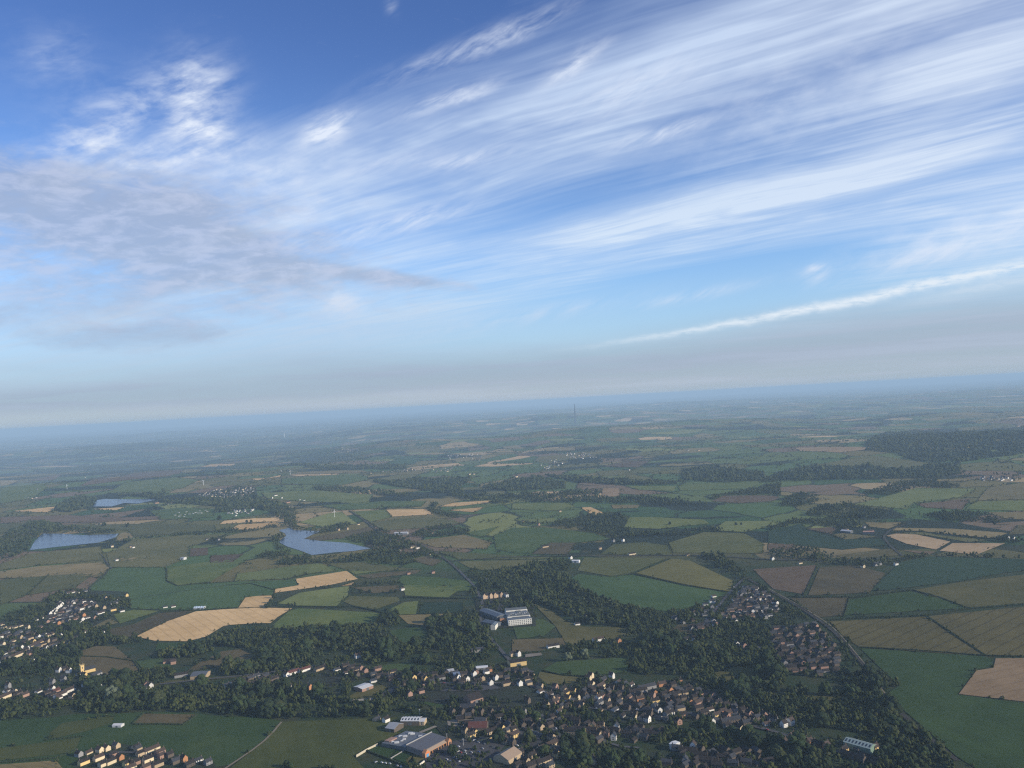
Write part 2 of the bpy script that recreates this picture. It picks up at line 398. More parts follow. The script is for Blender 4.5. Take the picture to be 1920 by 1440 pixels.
SHEET = plain('grey_sheeting', (.105, .115, .125), .5, .4, .2); TAN = plain('tan_sheeting', (.36, .27, .19), .7, .2, .2)
GLASS = plain('window_glass', (.035, .045, .055), .15, .5, .1); BLUE = plain('blue_sign', (.10, .30, .52), .5, .4, .05)
STEEL = plain('galvanised_steel', (.30, .31, .32), .5, .4, .1); CONC = plain('concrete', (.33, .32, .30), .85, .2, .2)
TYRE = plain('black_rubber', (.02, .02, .02), .9, .2, .1); GREENSHEET = plain('green_sheeting', (.16, .24, .19), .6, .3, .2)
PAINT = {k: plain(k + '_car_paint', c, .3, .5, .05) for k, c in dict(white=(.8, .8, .8), silver=(.55, .56, .58), black=(.02, .02, .024),
         blue=(.05, .10, .28), red=(.35, .03, .03), grey=(.18, .19, .2)).items()}

# ------------------------------------------------------------------ object helpers
def mesh_from(name, V, Fs, mats, mi=None, smooth_=False):
    me = bpy.data.meshes.new(name)
    V = np.asarray(V, np.float32)
    me.vertices.add(len(V)); me.vertices.foreach_set('co', V.ravel())
    if isinstance(Fs, np.ndarray):
        k = Fs.shape[1]; n = len(Fs); lv = Fs.astype(np.int32).ravel()
        ls = np.arange(n, dtype=np.int32) * k
    else:
        lens = np.array([len(f) for f in Fs], np.int32); n = len(Fs)
        lv = np.fromiter((i for f in Fs for i in f), np.int32); ls = np.concatenate([[0], np.cumsum(lens)[:-1]]).astype(np.int32)
    me.loops.add(len(lv)); me.loops.foreach_set('vertex_index', lv)
    me.polygons.add(n); me.polygons.foreach_set('loop_start', ls)
    if not isinstance(mats, (list, tuple)): mats = [mats]
    for q in mats: me.materials.append(q)
    if mi is not None: me.polygons.foreach_set('material_index', np.asarray(mi, np.int32))
    me.update(calc_edges=True); me.validate()
    me.polygons.foreach_set('use_smooth', np.full(len(me.polygons), bool(smooth_)))
    return me
def link(name, data, parent=None, loc=None, rz=None):
    o = bpy.data.objects.new(name, data); COL.objects.link(o)
    if parent is not None: o.parent = parent
    if loc is not None: o.location = loc
    if rz is not None: o.rotation_euler = (0, 0, rz)
    return o
def tag(o, label=None, cat=None, group=None, kind=None):
    if label: o['label'] = label
    if cat: o['category'] = cat
    if group: o['group'] = group
    if kind: o['kind'] = kind
    return o
def empty(name, loc, rz=0.0):
    o = bpy.data.objects.new(name, None); COL.objects.link(o); o.location = loc; o.rotation_euler = (0, 0, rz)
    o.empty_display_size = 1.0; return o
class MB:
    def __init__(s): s.v = []; s.f = []
    def add(s, vs, fs):
        n = len(s.v); s.v += [tuple(q) for q in vs]; s.f += [tuple(i + n for i in f) for f in fs]
    def box(s, x0, x1, y0, y1, z0, z1):
        s.add([(x0, y0, z0), (x1, y0, z0), (x1, y1, z0), (x0, y1, z0), (x0, y0, z1), (x1, y0, z1), (x1, y1, z1), (x0, y1, z1)],
              [(3, 2, 1, 0), (4, 5, 6, 7), (0, 1, 5, 4), (1, 2, 6, 5), (2, 3, 7, 6), (3, 0, 4, 7)])
    def gable_body(s, L, W, e, r):      # ridge along x
        l, w = L / 2, W / 2
        s.add([(-l, -w, -1.5), (l, -w, -1.5), (l, w, -1.5), (-l, w, -1.5), (-l, -w, e), (l, -w, e), (l, w, e), (-l, w, e), (-l, 0, r), (l, 0, r)],
              [(3, 2, 1, 0), (0, 1, 5, 4), (2, 3, 7, 6), (1, 2, 6, 9, 5), (3, 0, 4, 8, 7), (4, 5, 9, 8), (6, 7, 8, 9)])
    def gable_roof(s, L, W, e, r, over=0.45, t=0.22, lift_=0.03):
        l, w = L / 2 + over * .6, W / 2 + over
        k = (r - e) / (W / 2); ez = e - k * over + lift_; rz = r + lift_
        for sg in (-1, 1):
            s.add([(-l, sg * w, ez), (l, sg * w, ez), (l, 0, rz), (-l, 0, rz), (-l, sg * w, ez + t), (l, sg * w, ez + t), (l, 0, rz + t), (-l, 0, rz + t)],
                  [(0, 1, 2, 3), (7, 6, 5, 4), (0, 4, 5, 1), (1, 5, 6, 2), (2, 6, 7, 3), (3, 7, 4, 0)] if sg > 0 else
                  [(3, 2, 1, 0), (4, 5, 6, 7), (1, 5, 4, 0), (2, 6, 5, 1), (3, 7, 6, 2), (0, 4, 7, 3)])
    def prism(s, poly, z0, z1):
        n = len(poly)
        if isinstance(z0, (int, float)): z0 = [z0] * n
        if isinstance(z1, (int, float)): z1 = [z1] * n
        a = sum(poly[i][0] * poly[(i + 1) % n][1] - poly[(i + 1) % n][0] * poly[i][1] for i in range(n))
        if a < 0: poly = poly[::-1]; z0 = z0[::-1]; z1 = z1[::-1]
        s.add([(p[0], p[1], z) for p, z in zip(poly, z0)] + [(p[0], p[1], z) for p, z in zip(poly, z1)],
              [tuple(range(n - 1, -1, -1)), tuple(range(n, 2 * n))] + [(i, (i + 1) % n, n + (i + 1) % n, n + i) for i in range(n)])
    def cone(s, c0, r0, c1, r1, n=10):
        c0, c1 = Vector(c0), Vector(c1); ax = (c1 - c0).normalized()
        u = ax.orthogonal().normalized(); v = ax.cross(u)
        vs = []
        for c, r in ((c0, r0), (c1, r1)):
            for i in range(n):
                a = 2 * math.pi * i / n; vs.append(c + u * (math.cos(a) * r) + v * (math.sin(a) * r))
        s.add(vs, [tuple(range(n - 1, -1, -1)), tuple(range(n, 2 * n))] + [(i, (i + 1) % n, n + (i + 1) % n, n + i) for i in range(n)])
    def mesh(s, name, mat): return mesh_from(name, s.v, s.f, mat)
    def obj(s, name, mat, parent=None, loc=None, rz=None): return link(name, s.mesh(name, mat), parent, loc, rz)

# ------------------------------------------------------------------ the land
def build_ground():
    az = np.radians(np.concatenate([np.arange(-180, -42, 3.0), np.arange(-42, 42, 0.3), np.arange(42, 180, 3.0)]))
    rr = [60.0]
    while rr[-1] < 75000: rr.append(rr[-1] * 1.017 + 1)
    rr = np.array(rr); na, nr = len(az), len(rr)
    R, A = np.meshgrid(rr, az, indexing='ij')
    X, Y = R * np.sin(A), R * np.cos(A)
    V = np.stack([X, Y, height(X, Y)], -1).reshape(-1, 3)
    i = np.arange(nr - 1)[:, None]; j = np.arange(na)[None]; j2 = (j + 1) % na
    Fq = np.stack([i * na + j + 0 * i, i * na + j2, (i + 1) * na + j2, (i + 1) * na + j], -1).reshape(-1, 4)
    Fq = Fq[:, ::-1]
    V = np.concatenate([V, [[0, 0, float(height(0, 0))]]]); c = len(V) - 1
    tri = [(c, k, (k + 1) % na)[::-1] for k in range(na)]
    me = mesh_from('ground', V, [tuple(f) for f in Fq] + tri, GROUND, None, True)
    o = link('ground', me); tag(o, 'patchwork of hedged farmland running to the hazy horizon', 'ground', None, 'structure')
    return float(V[:, 2].min())
ZMIN = build_ground()

def sheet(name, px, mat, up=0.0, kind='structure', label=None, cat=None, group=None, flat=False, wob=0.0):
    g = G(px)
    return sheet_xy(name, g[:, :2], mat, up, kind, label, cat, group, flat)
def sheet_xy(name, P, mat, up=0.0, kind='structure', label=None, cat=None, group=None, flat=False):
    bm = bmesh.new()
    vs = [bm.verts.new((p[0], p[1], 0)) for p in P]
    try: f = bm.faces.new(vs)
    except ValueError: bm.free(); return None
    f.normal_update()
    if f.normal.z < 0: f.normal_flip()
    rmin = min(math.hypot(p[0], p[1]) for p in P)
    L = max(28.0, rmin * 0.02)
    bmesh.ops.triangulate(bm, faces=bm.faces[:], quad_method='BEAUTY', ngon_method='EAR_CLIP')
    if not flat:
        for it in range(9):
            es = [e for e in bm.edges if e.calc_length() > L]
            if not es or len(bm.verts) > 6000: break
            bmesh.ops.subdivide_edges(bm, edges=es, cuts=1)
            bmesh.ops.triangulate(bm, faces=[f for f in bm.faces if len(f.verts) > 3], quad_method='SHORT_EDGE')
            if it % 2: bmesh.ops.beautify_fill(bm, faces=bm.faces[:], edges=bm.edges[:])
    bm.normal_update()
    for f in bm.faces:
        if f.normal.z < 0: f.normal_flip()
    c = np.array([v.co[:] for v in bm.verts])
    z = height(c[:, 0], c[:, 1]) + np.array([lift(r) for r in np.hypot(c[:, 0], c[:, 1])]) + up
    if flat: z[:] = z.mean()
    for v, q in zip(bm.verts, z): v.co.z = q
    me = bpy.data.meshes.new(name); bm.to_mesh(me); bm.free(); me.materials.append(mat)
    for p in me.polygons: p.use_smooth = True
    o = link(name, me); tag(o, label, cat, group, kind); return o
def poly(s):
    v = [float(q) for q in s.replace(' ', ',').split(',') if q]
    return [(v[i], v[i + 1]) for i in range(0, len(v), 2)]
def ribbon(name, px, width, mat, up, label=None, cat=None, kind='structure'):
    g = G(px)[:, :2]
    pts = [g[0]]
    for a, b in zip(g[:-1], g[1:]):
        n = max(1, int(np.linalg.norm(b - a) / 25)); pts += [a + (b - a) * (k + 1) / n for k in range(n)]
    pts = np.array(pts); k = np.array([.25, .5, .25])
    for _ in range(2): pts[1:-1] = pts[:-2] * .25 + pts[1:-1] * .5 + pts[2:] * .25
    t = np.gradient(pts, axis=0); t /= np.linalg.norm(t, axis=1)[:, None]
    nrm = np.stack([-t[:, 1], t[:, 0]], 1) * (width / 2)
    Lh, Rh = pts + nrm, pts - nrm
    V = np.concatenate([Lh, Rh]); n = len(pts)
    z = height(V[:, 0], V[:, 1]) + lift(np.hypot(V[:, 0], V[:, 1])) + up
    V = np.concatenate([V, z[:, None]], 1)
    Fq = [(i, n + i, n + i + 1, i + 1) for i in range(n - 1)]
    o = link(name, mesh_from(name, V, Fq, mat)); tag(o, label, cat, None, kind); return pts

# ------------------------------------------------------------------ fields, traced one by one
FIELDS = '''
wheat|255,1194 310,1167 367,1147 420,1143 480,1140 548,1141 520,1158 507,1169 480,1169 435,1172 418,1175 385,1195 350,1203 290,1202
wheat|447,1140 460,1121 480,1118 513,1117 510,1127 504,1138 480,1139
dark|207,1066 310,1066 312,1092 332,1099 440,1091 480,1090 553,1087 558,1098 514,1105 511,1116 459,1120 446,1139 372,1144 300,1144 245,1141 240,1125 170,1112 168,1100
green|311,1066 340,1060 425,1050 462,1052 405,1085 395,1091 332,1098 314,1090
straw|0,1085 0,1072 75,1062 190,1055 205,1065 199,1073 175,1080 60,1083
khaki|0,1088 90,1079 50,1115 0,1135
olive|92,1078 174,1076 165,1085 140,1103 60,1115 52,1117
straw|177,1080 197,1075 190,1081 172,1083
moor|210,1197 205,1180 245,1172 300,1150 366,1145 255,1192 248,1199
green|212,1153 250,1144 298,1146 225,1170
khaki|160,1175 207,1161 222,1168 188,1178
moor|150,1260 148,1240 155,1220 180,1212 215,1213 250,1240 262,1256 225,1265 160,1267
green|255,1240 300,1235 320,1240 320,1250 268,1256
green|295,1206 355,1205 345,1218 290,1222
moor|415,1222 450,1218 477,1230 470,1242 410,1250 350,1260 365,1248
olive|205,1304 240,1297 275,1292 315,1280 480,1270 478,1266 415,1269 320,1276
moor|165,1312 205,1303 240,1298 272,1293 235,1309
green|0,1352 100,1346 135,1340 215,1339 275,1335 375,1339 400,1343 480,1346 526,1352 528,1356 508,1377 470,1408 435,1434 400,1440 390,1460 -60,1460 -60,1354
nolive|530,1354 745,1346 738,1358 720,1371 752,1374 717,1392 663,1420 700,1460 410,1460 440,1434 480,1403
lime|521,1132 540,1122 562,1112 610,1105 655,1099 652,1117 632,1137 555,1136
olive|642,1128 656,1118 747,1120 750,1127 727,1135 705,1143 665,1137
green|512,1172 542,1146 560,1141 702,1149 722,1155 705,1168 600,1180 515,1178
green|722,1147 757,1130 788,1127 781,1152 747,1153
teal|785,1152 791,1130 870,1130 870,1148
straw|747,1154 855,1151 830,1163 795,1173 765,1170
green|727,1183 797,1175 810,1200 755,1210
moor|660,1102 747,1098 750,1108 700,1113
green|755,1098 870,1100 840,1121 760,1117
moor|545,1282 580,1270 645,1270 640,1280 560,1290
green|697,1250 775,1242 790,1250 760,1258 705,1258
olive|640,1315 665,1300 700,1287 735,1283 700,1310
green|795,1320 800,1300 840,1296 960,1296 985,1302 985,1310 870,1308 820,1328
dark|1084,1077 1140,1082 1185,1078 1282,1099 1373,1113 1345,1120 1330,1140 1255,1147 1200,1142 1130,1122 1087,1105 1066,1088
khaki|1083,1070 1095,1046 1250,1047 1188,1073 1155,1083 1140,1080
straw|1193,1075 1260,1048 1292,1051 1375,1090 1370,1110 1284,1096
khaki|1254,1018 1320,998 1395,1000 1432,1020 1430,1038 1262,1037
khaki|1125,1040 1150,1021 1210,1017 1250,1023 1260,1037 1250,1041
khaki|815,1033 960,1042 1045,1046 1000,1050 860,1049
olive|858,1053 960,1051 1042,1050 1005,1062 905,1070 880,1065
green|925,1005 960,990 1020,989 1115,1000 1145,1011 1085,1018 1030,1018 995,1038 960,1037 930,1030
moor|997,1039 1032,1018 1082,1018 1065,1040
straw|775,1015 840,1007 870,1003 923,1017 912,1030 815,1026
green|870,1000 935,988 905,1008
olive|692,980 780,970 850,975 865,982 795,990 720,995
green|655,960 722,956 735,970 695,979
wheat|723,956 800,955 812,965 735,969
wheat|825,950 850,943 915,939 930,941 890,946 855,950
wheat|840,957 910,951 890,961
green|848,953 920,945 950,945 915,951 850,956
lime|560,980 615,963 640,960 670,982 610,989
moor|572,1010 625,1001 695,988 705,993 642,1010 592,1015
wheat|412,983 420,977 480,972 527,971 521,978 450,981
wheat|430,995 447,984 522,980 512,985 480,993
lime|440,1090 445,1076 480,1072 522,1065 600,1056 631,1071 570,1077 535,1086
wheat|554,1086 650,1071 671,1086 620,1097 560,1106 515,1112 516,1105 560,1098
wheat|640,1099 664,1092 661,1098
olive|610,1057 680,1054 740,1064 790,1067 715,1072 652,1070
lime|654,1071 690,1067 710,1072 665,1077
moor|670,1080 715,1074 790,1069 780,1076 690,1085
green|745,1090 755,1080 820,1083 895,1092 880,1108 810,1110 760,1098
moor|767,1050 802,1042 830,1052 812,1062
straw|215,1016 224,1002 235,998 248,1002 249,1008 232,1014
wheat|22,959 107,950 102,957 90,961
wheat|172,955 237,951 217,957
lime|9,914 37,906 97,905 85,911
straw|0,901 37,901 15,910 0,912
brown|52,902 120,889 100,901
brown|150,912 165,903 255,887 345,881 320,893 215,903
straw|332,897 350,894 382,893 362,897
straw|315,925 330,918 375,915 350,923
wheat|375,876 395,871 450,870 425,875
brown|260,844 320,841 390,840 325,847
brown|0,970 125,966 225,971 300,968 300,974 170,980 0,982
brown|355,1044 357,1029 390,1027 390,1041
brown|395,1042 457,1039 437,1054 394,1056
straw|225,1046 275,1045 272,1051 225,1053
olive|207,1064 200,1040 250,1012 350,1004 430,1002 355,1026 353,1046 310,1064
olive|0,1058 60,1038 190,1025 195,1050 75,1060 0,1070
olive|140,985 300,982 400,985 410,997 250,1005 240,995 150,990
green|280,958 340,952 405,955 400,970 300,975
olive|0,985 60,975 45,985 0,1003
green|0,915 90,913 60,935 0,945
green|235,905 330,895 375,900 345,915 300,922 200,925
green|528,898 600,892 690,893 690,900 640,910 528,908
wheat|500,897 527,891 527,894 480,901 470,898
straw|530,890 590,884 680,882 690,886 600,889
green|490,925 600,920 700,928 690,945 560,940 500,935
green|600,948 720,940 800,940 790,950 640,957
tan|1129,916 1162,916 1162,931 1129,932
wheat|1089,952 1107,951 1135,963 1122,967 1108,964
brown|1132,875 1172,865 1220,864 1197,877
khaki|1198,877 1305,876 1235,884 1212,888 1172,887
brown|1335,940 1355,930 1440,929 1463,932 1450,940 1385,944
lime|1097,894 1175,892 1170,899
green|1270,910 1430,902 1410,917 1275,920
green|1172,912 1268,912 1263,921 1200,919
straw|1022,842 1080,839 1078,845 1022,846
green|1170,990 1180,970 1225,970 1320,975 1330,982 1235,992
lime|1335,995 1360,978 1440,977 1470,982 1395,998
lime|960,975 1035,972 1055,978 1010,982
green|960,945 1060,943 1080,950 1040,958 960,955
straw|1145,947 1200,947 1195,953 1150,954
straw|760,853 820,849 850,849 820,853
straw|940,838 970,835 985,840 950,842
cut|1490,840 1647,839 1620,844 1575,849 1500,846
olive|1525,873 1620,854 1665,857 1757,870 1685,881 1635,875
straw|1727,902 1837,897 1810,902
brown|1717,945 1820,935 1805,956 1735,952
lime|1600,947 1720,915 1830,917 1800,933 1715,944 1700,955
khaki|1852,915 1920,905 1960,905 1960,935 1832,939
green|1810,955 1829,941 1960,938 1960,960
straw|1850,961 1960,960 1960,978 1880,972
straw|1622,980 1697,980 1665,992 1630,988
straw|1672,995 1680,990 1790,992 1890,1000 1862,1010 1790,1003 1727,996
olive|1682,1000 1727,998 1800,1008 1860,1013 1815,1017 1740,1004
cut|1662,1005 1680,1001 1715,1002 1782,1016 1755,1031 1700,1020
cut|1762,1033 1786,1019 1885,1019 1830,1041
khaki|1890,1003 1910,985 1960,985 1960,1000
khaki|1567,1042 1675,1028 1687,1042 1590,1049
brown|1690,1032 1755,1035 1740,1041
teal|1440,997 1502,982 1515,995 1580,1012 1650,1010 1672,1022 1580,1031 1440,1018
brown|1512,992 1570,988 1560,1002
khaki|1562,1003 1580,1000 1647,1007 1585,1012
brown|1440,1020 1490,1020 1487,1030 1440,1032
brown|1412,1068 1531,1060 1509,1115 1450,1105
moor|1537,1065 1600,1060 1660,1075 1630,1112 1515,1117
teal|1687,1055 1740,1044 1960,1050 1960,1066 1880,1075 1800,1090 1665,1107 1633,1108
olive|1712,1107 1800,1092 1920,1078 1960,1074 1960,1130 1920,1133 1818,1140
green|1585,1154 1593,1125 1705,1109 1780,1127 1810,1141
moor|1482,1122 1590,1121 1582,1155 1532,1158
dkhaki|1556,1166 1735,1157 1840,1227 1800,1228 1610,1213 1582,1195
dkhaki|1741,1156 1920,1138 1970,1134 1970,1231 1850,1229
dark|1613,1216 1843,1231 1858,1236 1862,1250 1830,1256 1795,1303 1920,1319 1970,1324 1970,1470 1860,1460 1795,1420 1692,1330 1662,1302 1686,1286 1642,1245
tan|1798,1302 1831,1258 1863,1253 1867,1235 1970,1234 1970,1322
olive|1000,1132 1035,1147 1060,1165 1090,1175 1180,1178 1170,1195 1080,1210 1060,1205 1042,1175
moor|960,1200 1055,1197 1060,1210 1000,1225 960,1225
green|962,1176 1015,1160 1042,1175 1020,1193 970,1199
green|1017,1257 1045,1241 1180,1233 1175,1262 1100,1267 1055,1266
olive|1005,1282 1012,1260 1055,1268 1095,1270 1080,1280 1030,1285
green|945,1297 985,1302 980,1313 945,1315
olive|1340,1262 1385,1250 1415,1250 1418,1272 1380,1285 1350,1275
moor|1257,1187 1270,1172 1310,1170 1300,1190
olive|1505,1303 1560,1305 1590,1310 1540,1318
dark|733,1421 748,1403 773,1398 778,1425 762,1433
olive|760,1426 775,1415 802,1421 790,1436 770,1440
dark|688,1408 710,1398 745,1405 725,1422
'''
OVER = '''
nolive|92,1376 117,1357 215,1342 210,1357 162,1372 100,1386
nolive|-60,1412 0,1404 152,1384 140,1410 100,1417 0,1427 -60,1432
straw|-60,1440 0,1435 105,1427 120,1445 -60,1460
moor|250,1357 270,1339 370,1341 342,1359
'''
FLD = []
def add_fields(txt, up):
    words = dict(wheat='ripe golden corn', straw='pale straw stubble', khaki='ripening khaki barley', tan='pinkish cut stubble', cut='pale cut corn', nolive='olive green rough grass', khaki_shaded='khaki barley painted in shade', green_sunlit='green pasture painted sunlit', dark_sunlit='dark green crop painted sunlit', vkhaki='greenish barley', vstraw='yellowing barley', olive_sunlit='olive rough pasture painted sunlit', olive='olive rough pasture', green='green pasture',
                 dark='dark green crop', teal='blue green crop', brown='brown stubble', moor='dry brown grass', lime='bright yellow green silage')
    for ln in txt.strip().splitlines():
        k, s = ln.split('|'); p = poly(s)
        cx, cy_ = np.mean(p, 0)
        if cy_ < 1165 and cx < 1460: k = dict(green='green_sunlit', dark='dark_sunlit', olive='olive_sunlit', khaki='vkhaki').get(k, k)  # mid-ground pasture and crop copies painted sunlit; nearer ones keep cloud-shade tone
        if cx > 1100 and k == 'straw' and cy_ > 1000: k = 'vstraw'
        if cx > 1460 and cy_ < 1010: k = dict(green='green_sunlit', olive='olive_sunlit').get(k, k)
        g = G(p)[:, :2]
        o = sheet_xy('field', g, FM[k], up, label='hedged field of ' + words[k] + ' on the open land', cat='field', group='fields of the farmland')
        FLD.append((k, p, g))
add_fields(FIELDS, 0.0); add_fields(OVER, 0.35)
def spill(o): pass

# reservoirs
LAKES = ['55,1032 65,1015 80,1001 110,1001 160,1004 222,1001 217,1008 185,1018 105,1026',
         '175,951 180,938 220,932 255,932 297,936 260,945 232,944 210,951',
         '520,992 539,986 552,994 599,997 585,1004 570,1011 597,1015 652,1019 695,1029 660,1034 630,1036 585,1041 560,1032 540,1026 522,1017 530,1010 537,1005 534,1000 527,997']
LAKE_G = []
for s in LAKES:
    p = poly(s); sheet('lake', p, WATER, -0.1, label='blue reservoir lying among the fields', cat='reservoir', flat=True); LAKE_G.append(G(p)[:, :2])

# streets, drives, gardens
TOWN = ['0,1168 60,1140 100,1115 130,1106 240,1110 245,1125 205,1160 170,1178 200,1196 150,1222 60,1240 0,1245',
        '85,1255 165,1255 200,1275 190,1300 120,1316 0,1320 0,1295 80,1285',
        '420,1285 470,1272 620,1246 690,1255 780,1262 960,1245 1010,1270 1035,1290 1130,1268 1210,1290 1275,1270 1345,1300 1440,1340 1440,1370 1300,1352 1200,1360 1080,1345 1000,1345 880,1330 760,1310 690,1270 620,1290 470,1295',
        '800,1345 1060,1345 1140,1365 1120,1400 1060,1460 740,1460 770,1440 800,1420 850,1400',
        '140,1440 150,1415 220,1394 310,1412 400,1430 420,1460 140,1460',
        '1290,1180 1385,1098 1425,1100 1470,1140 1535,1170 1578,1215 1575,1275 1460,1262 1440,1215 1370,1180',
        '1440,1350 1560,1385 1640,1385 1680,1410 1700,1460 1560,1430 1440,1410',
        '890,1120 1000,1115 1005,1175 900,1180',
        '345,937 440,912 480,915 485,937 400,945',
        '1040,1430 1200,1415 1300,1400 1480,1430 1480,1460 1040,1460']
TOWN_G = []
for i, s in enumerate(TOWN):
    p = poly(s); sheet('paved_ground', p, FM['town'], 0.05 + .03 * i, label='streets drives and gardens between houses', cat='ground'); TOWN_G.append(G(p)[:, :2])
HARD = [('asphalt', '797,1420 845,1392 890,1383 930,1385 950,1395 930,1420 900,1440 850,1450 800,1450'),
        ('asphalt', '975,1372 1010,1372 1020,1390 1000,1402 968,1395'),
        ('asphalt', '825,1297 860,1284 925,1284 938,1292 900,1297'),
        ('gravel', '838,1351 892,1350 895,1357 868,1366 840,1362'),
        ('gravel', '785,1374 815,1362 820,1364 790,1376'),
        ('asphalt', '920,1125 955,1142 1000,1160 985,1166 900,1150'),
        ('asphalt', '703,1313 716,1301 755,1280 769,1282 718,1309'),
        ('gravel', '985,1228 1015,1225 1016,1230 985,1234'),
        ('asphalt', '1145,1334 1165,1322 1190,1316 1192,1320 1160,1336')]
for i, (k, s) in enumerate(HARD):
    sheet('paved_yard', poly(s), FM[k], 0.5 + .03 * i, label='paved yard or car park among buildings', cat='yard')
ROADS = []
RD = plain('road_asphalt', (.085, .085, .086), .9, .1, .2); BAL = plain('railway_ballast', (.045, .042, .038), .9, .1, .3); TRK = plain('dirt_track', (.20, .17, .115), .9, .1, .3)
DRK = plain('hedged_lane', (.06, .06, .052), .9, .1, .3)
for nm, s, w_, mt, up, lb in [
    ('road', '1310,1182 1345,1140 1372,1108 1388,1092 1398,1082', 7, RD, .8, 'straight main road through the right hand housing estate'),
    ('railway', '1402,1086 1450,1112 1500,1140 1555,1177 1590,1212 1612,1238 1632,1262 1652,1300 1682,1332 1730,1375 1795,1428', 7, BAL, .8, 'railway line curving past the estate beside the green field'),
    ('track', '1440,1104 1500,1137 1556,1172 1580,1196 1612,1235 1630,1256 1655,1298 1672,1318', 2.0, TRK, 1.1, 'pale service track along the railway'),
    ('track', '420,1444 440,1430 482,1404 512,1377 528,1355', 3.5, TRK, .8, 'pale track between the dark green and the olive field'),
    ('track', '225,1129 300,1115 400,1101 510,1090', 2.0, DRK, .8, 'faint tractor track across the dark green field'),
    ('road', '655,958 672,968 692,983 708,998 740,1010 790,1022 818,1038 845,1056 860,1070', 8, DRK, .9, 'hedged country road past the reservoir wood'),
    ('road', '840,1053 960,1045 1100,1043 1250,1042 1330,1042 1440,1050 1560,1052 1690,1047', 8, DRK, .9, 'long country road between the khaki fields'),
    ('road', '1697,984 1668,995 1656,1008 1670,1025 1692,1043', 7, DRK, .9, 'winding lane past the farmyard'),
    ('road', '300,1284 400,1273 480,1266 560,1254 612,1247', 6.5, RD, .8, 'embanked road along the wood edge'),
    ('road', '205,1068 190,1085 165,1105 172,1115', 4, DRK, .8, 'narrow lane running down to the village'),
    ('road', '190,1040 205,1063 210,1068', 4, DRK, .9, 'narrow lane between brown fields'),
    ('road', '905,1180 935,1215 960,1245 1000,1262', 7, RD, .8, 'street dropping from the school to the town'),
    ('road', '860,1070 890,1100 905,1130 900,1160 905,1180', 7, RD, .85, 'road through the trees above the school'),
    ('road', '700,1268 800,1282 900,1283 985,1280 1060,1318 1150,1338 1240,1330 1330,1345 1440,1368 1520,1395 1600,1420', 7, RD, .9, 'main street through the middle of the town'),
    ('road', '1000,1345 1045,1365 1060,1385 1050,1410 1020,1440', 8, RD, .95, 'market place street beside the cream terrace'),
    ('road', '1120,1377 1124,1402 1200,1404', 5, RD, .95, 'short lane turning a corner among the trees'),
    ('road', '0,1225 60,1222 110,1215 160,1200', 7, RD, .9, 'village street through the left hand houses'),
    ('road', '60,1160 120,1150 180,1150 230,1140', 6, RD, .9, 'upper street of the left hand village'),
    ('road', '150,1430 230,1405 300,1425', 6, RD, .9, 'estate road between the cream houses')]:
    ROADS.append(ribbon(nm, poly(s), w_, mt, up, lb, nm))

# ------------------------------------------------------------------ houses
ORD = ['', 'first', 'second', 'third', 'fourth', 'fifth', 'sixth', 'seventh', 'eighth', 'ninth', 'tenth', 'eleventh', 'twelfth', 'thirteenth', 'fourteenth',
       'fifteenth', 'sixteenth', 'seventeenth', 'eighteenth', 'nineteenth', 'twentieth']
def ordinal(n):
    if n <= 20: return ORD[n]
    t = ['', '', 'twenty', 'thirty', 'forty', 'fifty', 'sixty', 'seventy', 'eighty', 'ninety'][n // 10]
    return (t[:-1] + 'ieth') if n % 10 == 0 else t + '-' + ORD[n % 10]
HT = dict(d=(9.6, 7.6, 5.0, 8.0), g=(9.8, 7.8, 5.2, 8.6), s=(14, 8.0, 5.0, 8.0), b=(11, 7.6, 2.7, 5.2), t=(32, 8.6, 5.2, 8.6), l=(24, 8.4, 4.4, 7.6), v=(8.5, 7.5, 6.2, 10.2))
HN = dict(d='house', g='gable-end house', s='paired house', b='bungalow', t='terrace', l='long house', v='tall narrow house')
WN = dict(c='cream', w='white', s='buff stone', k='dark stone', o='orange brick', p='pink brick', y='yellow stone', a='grey')
RN = dict(d='dark', g='grey', r='red', b='brown')
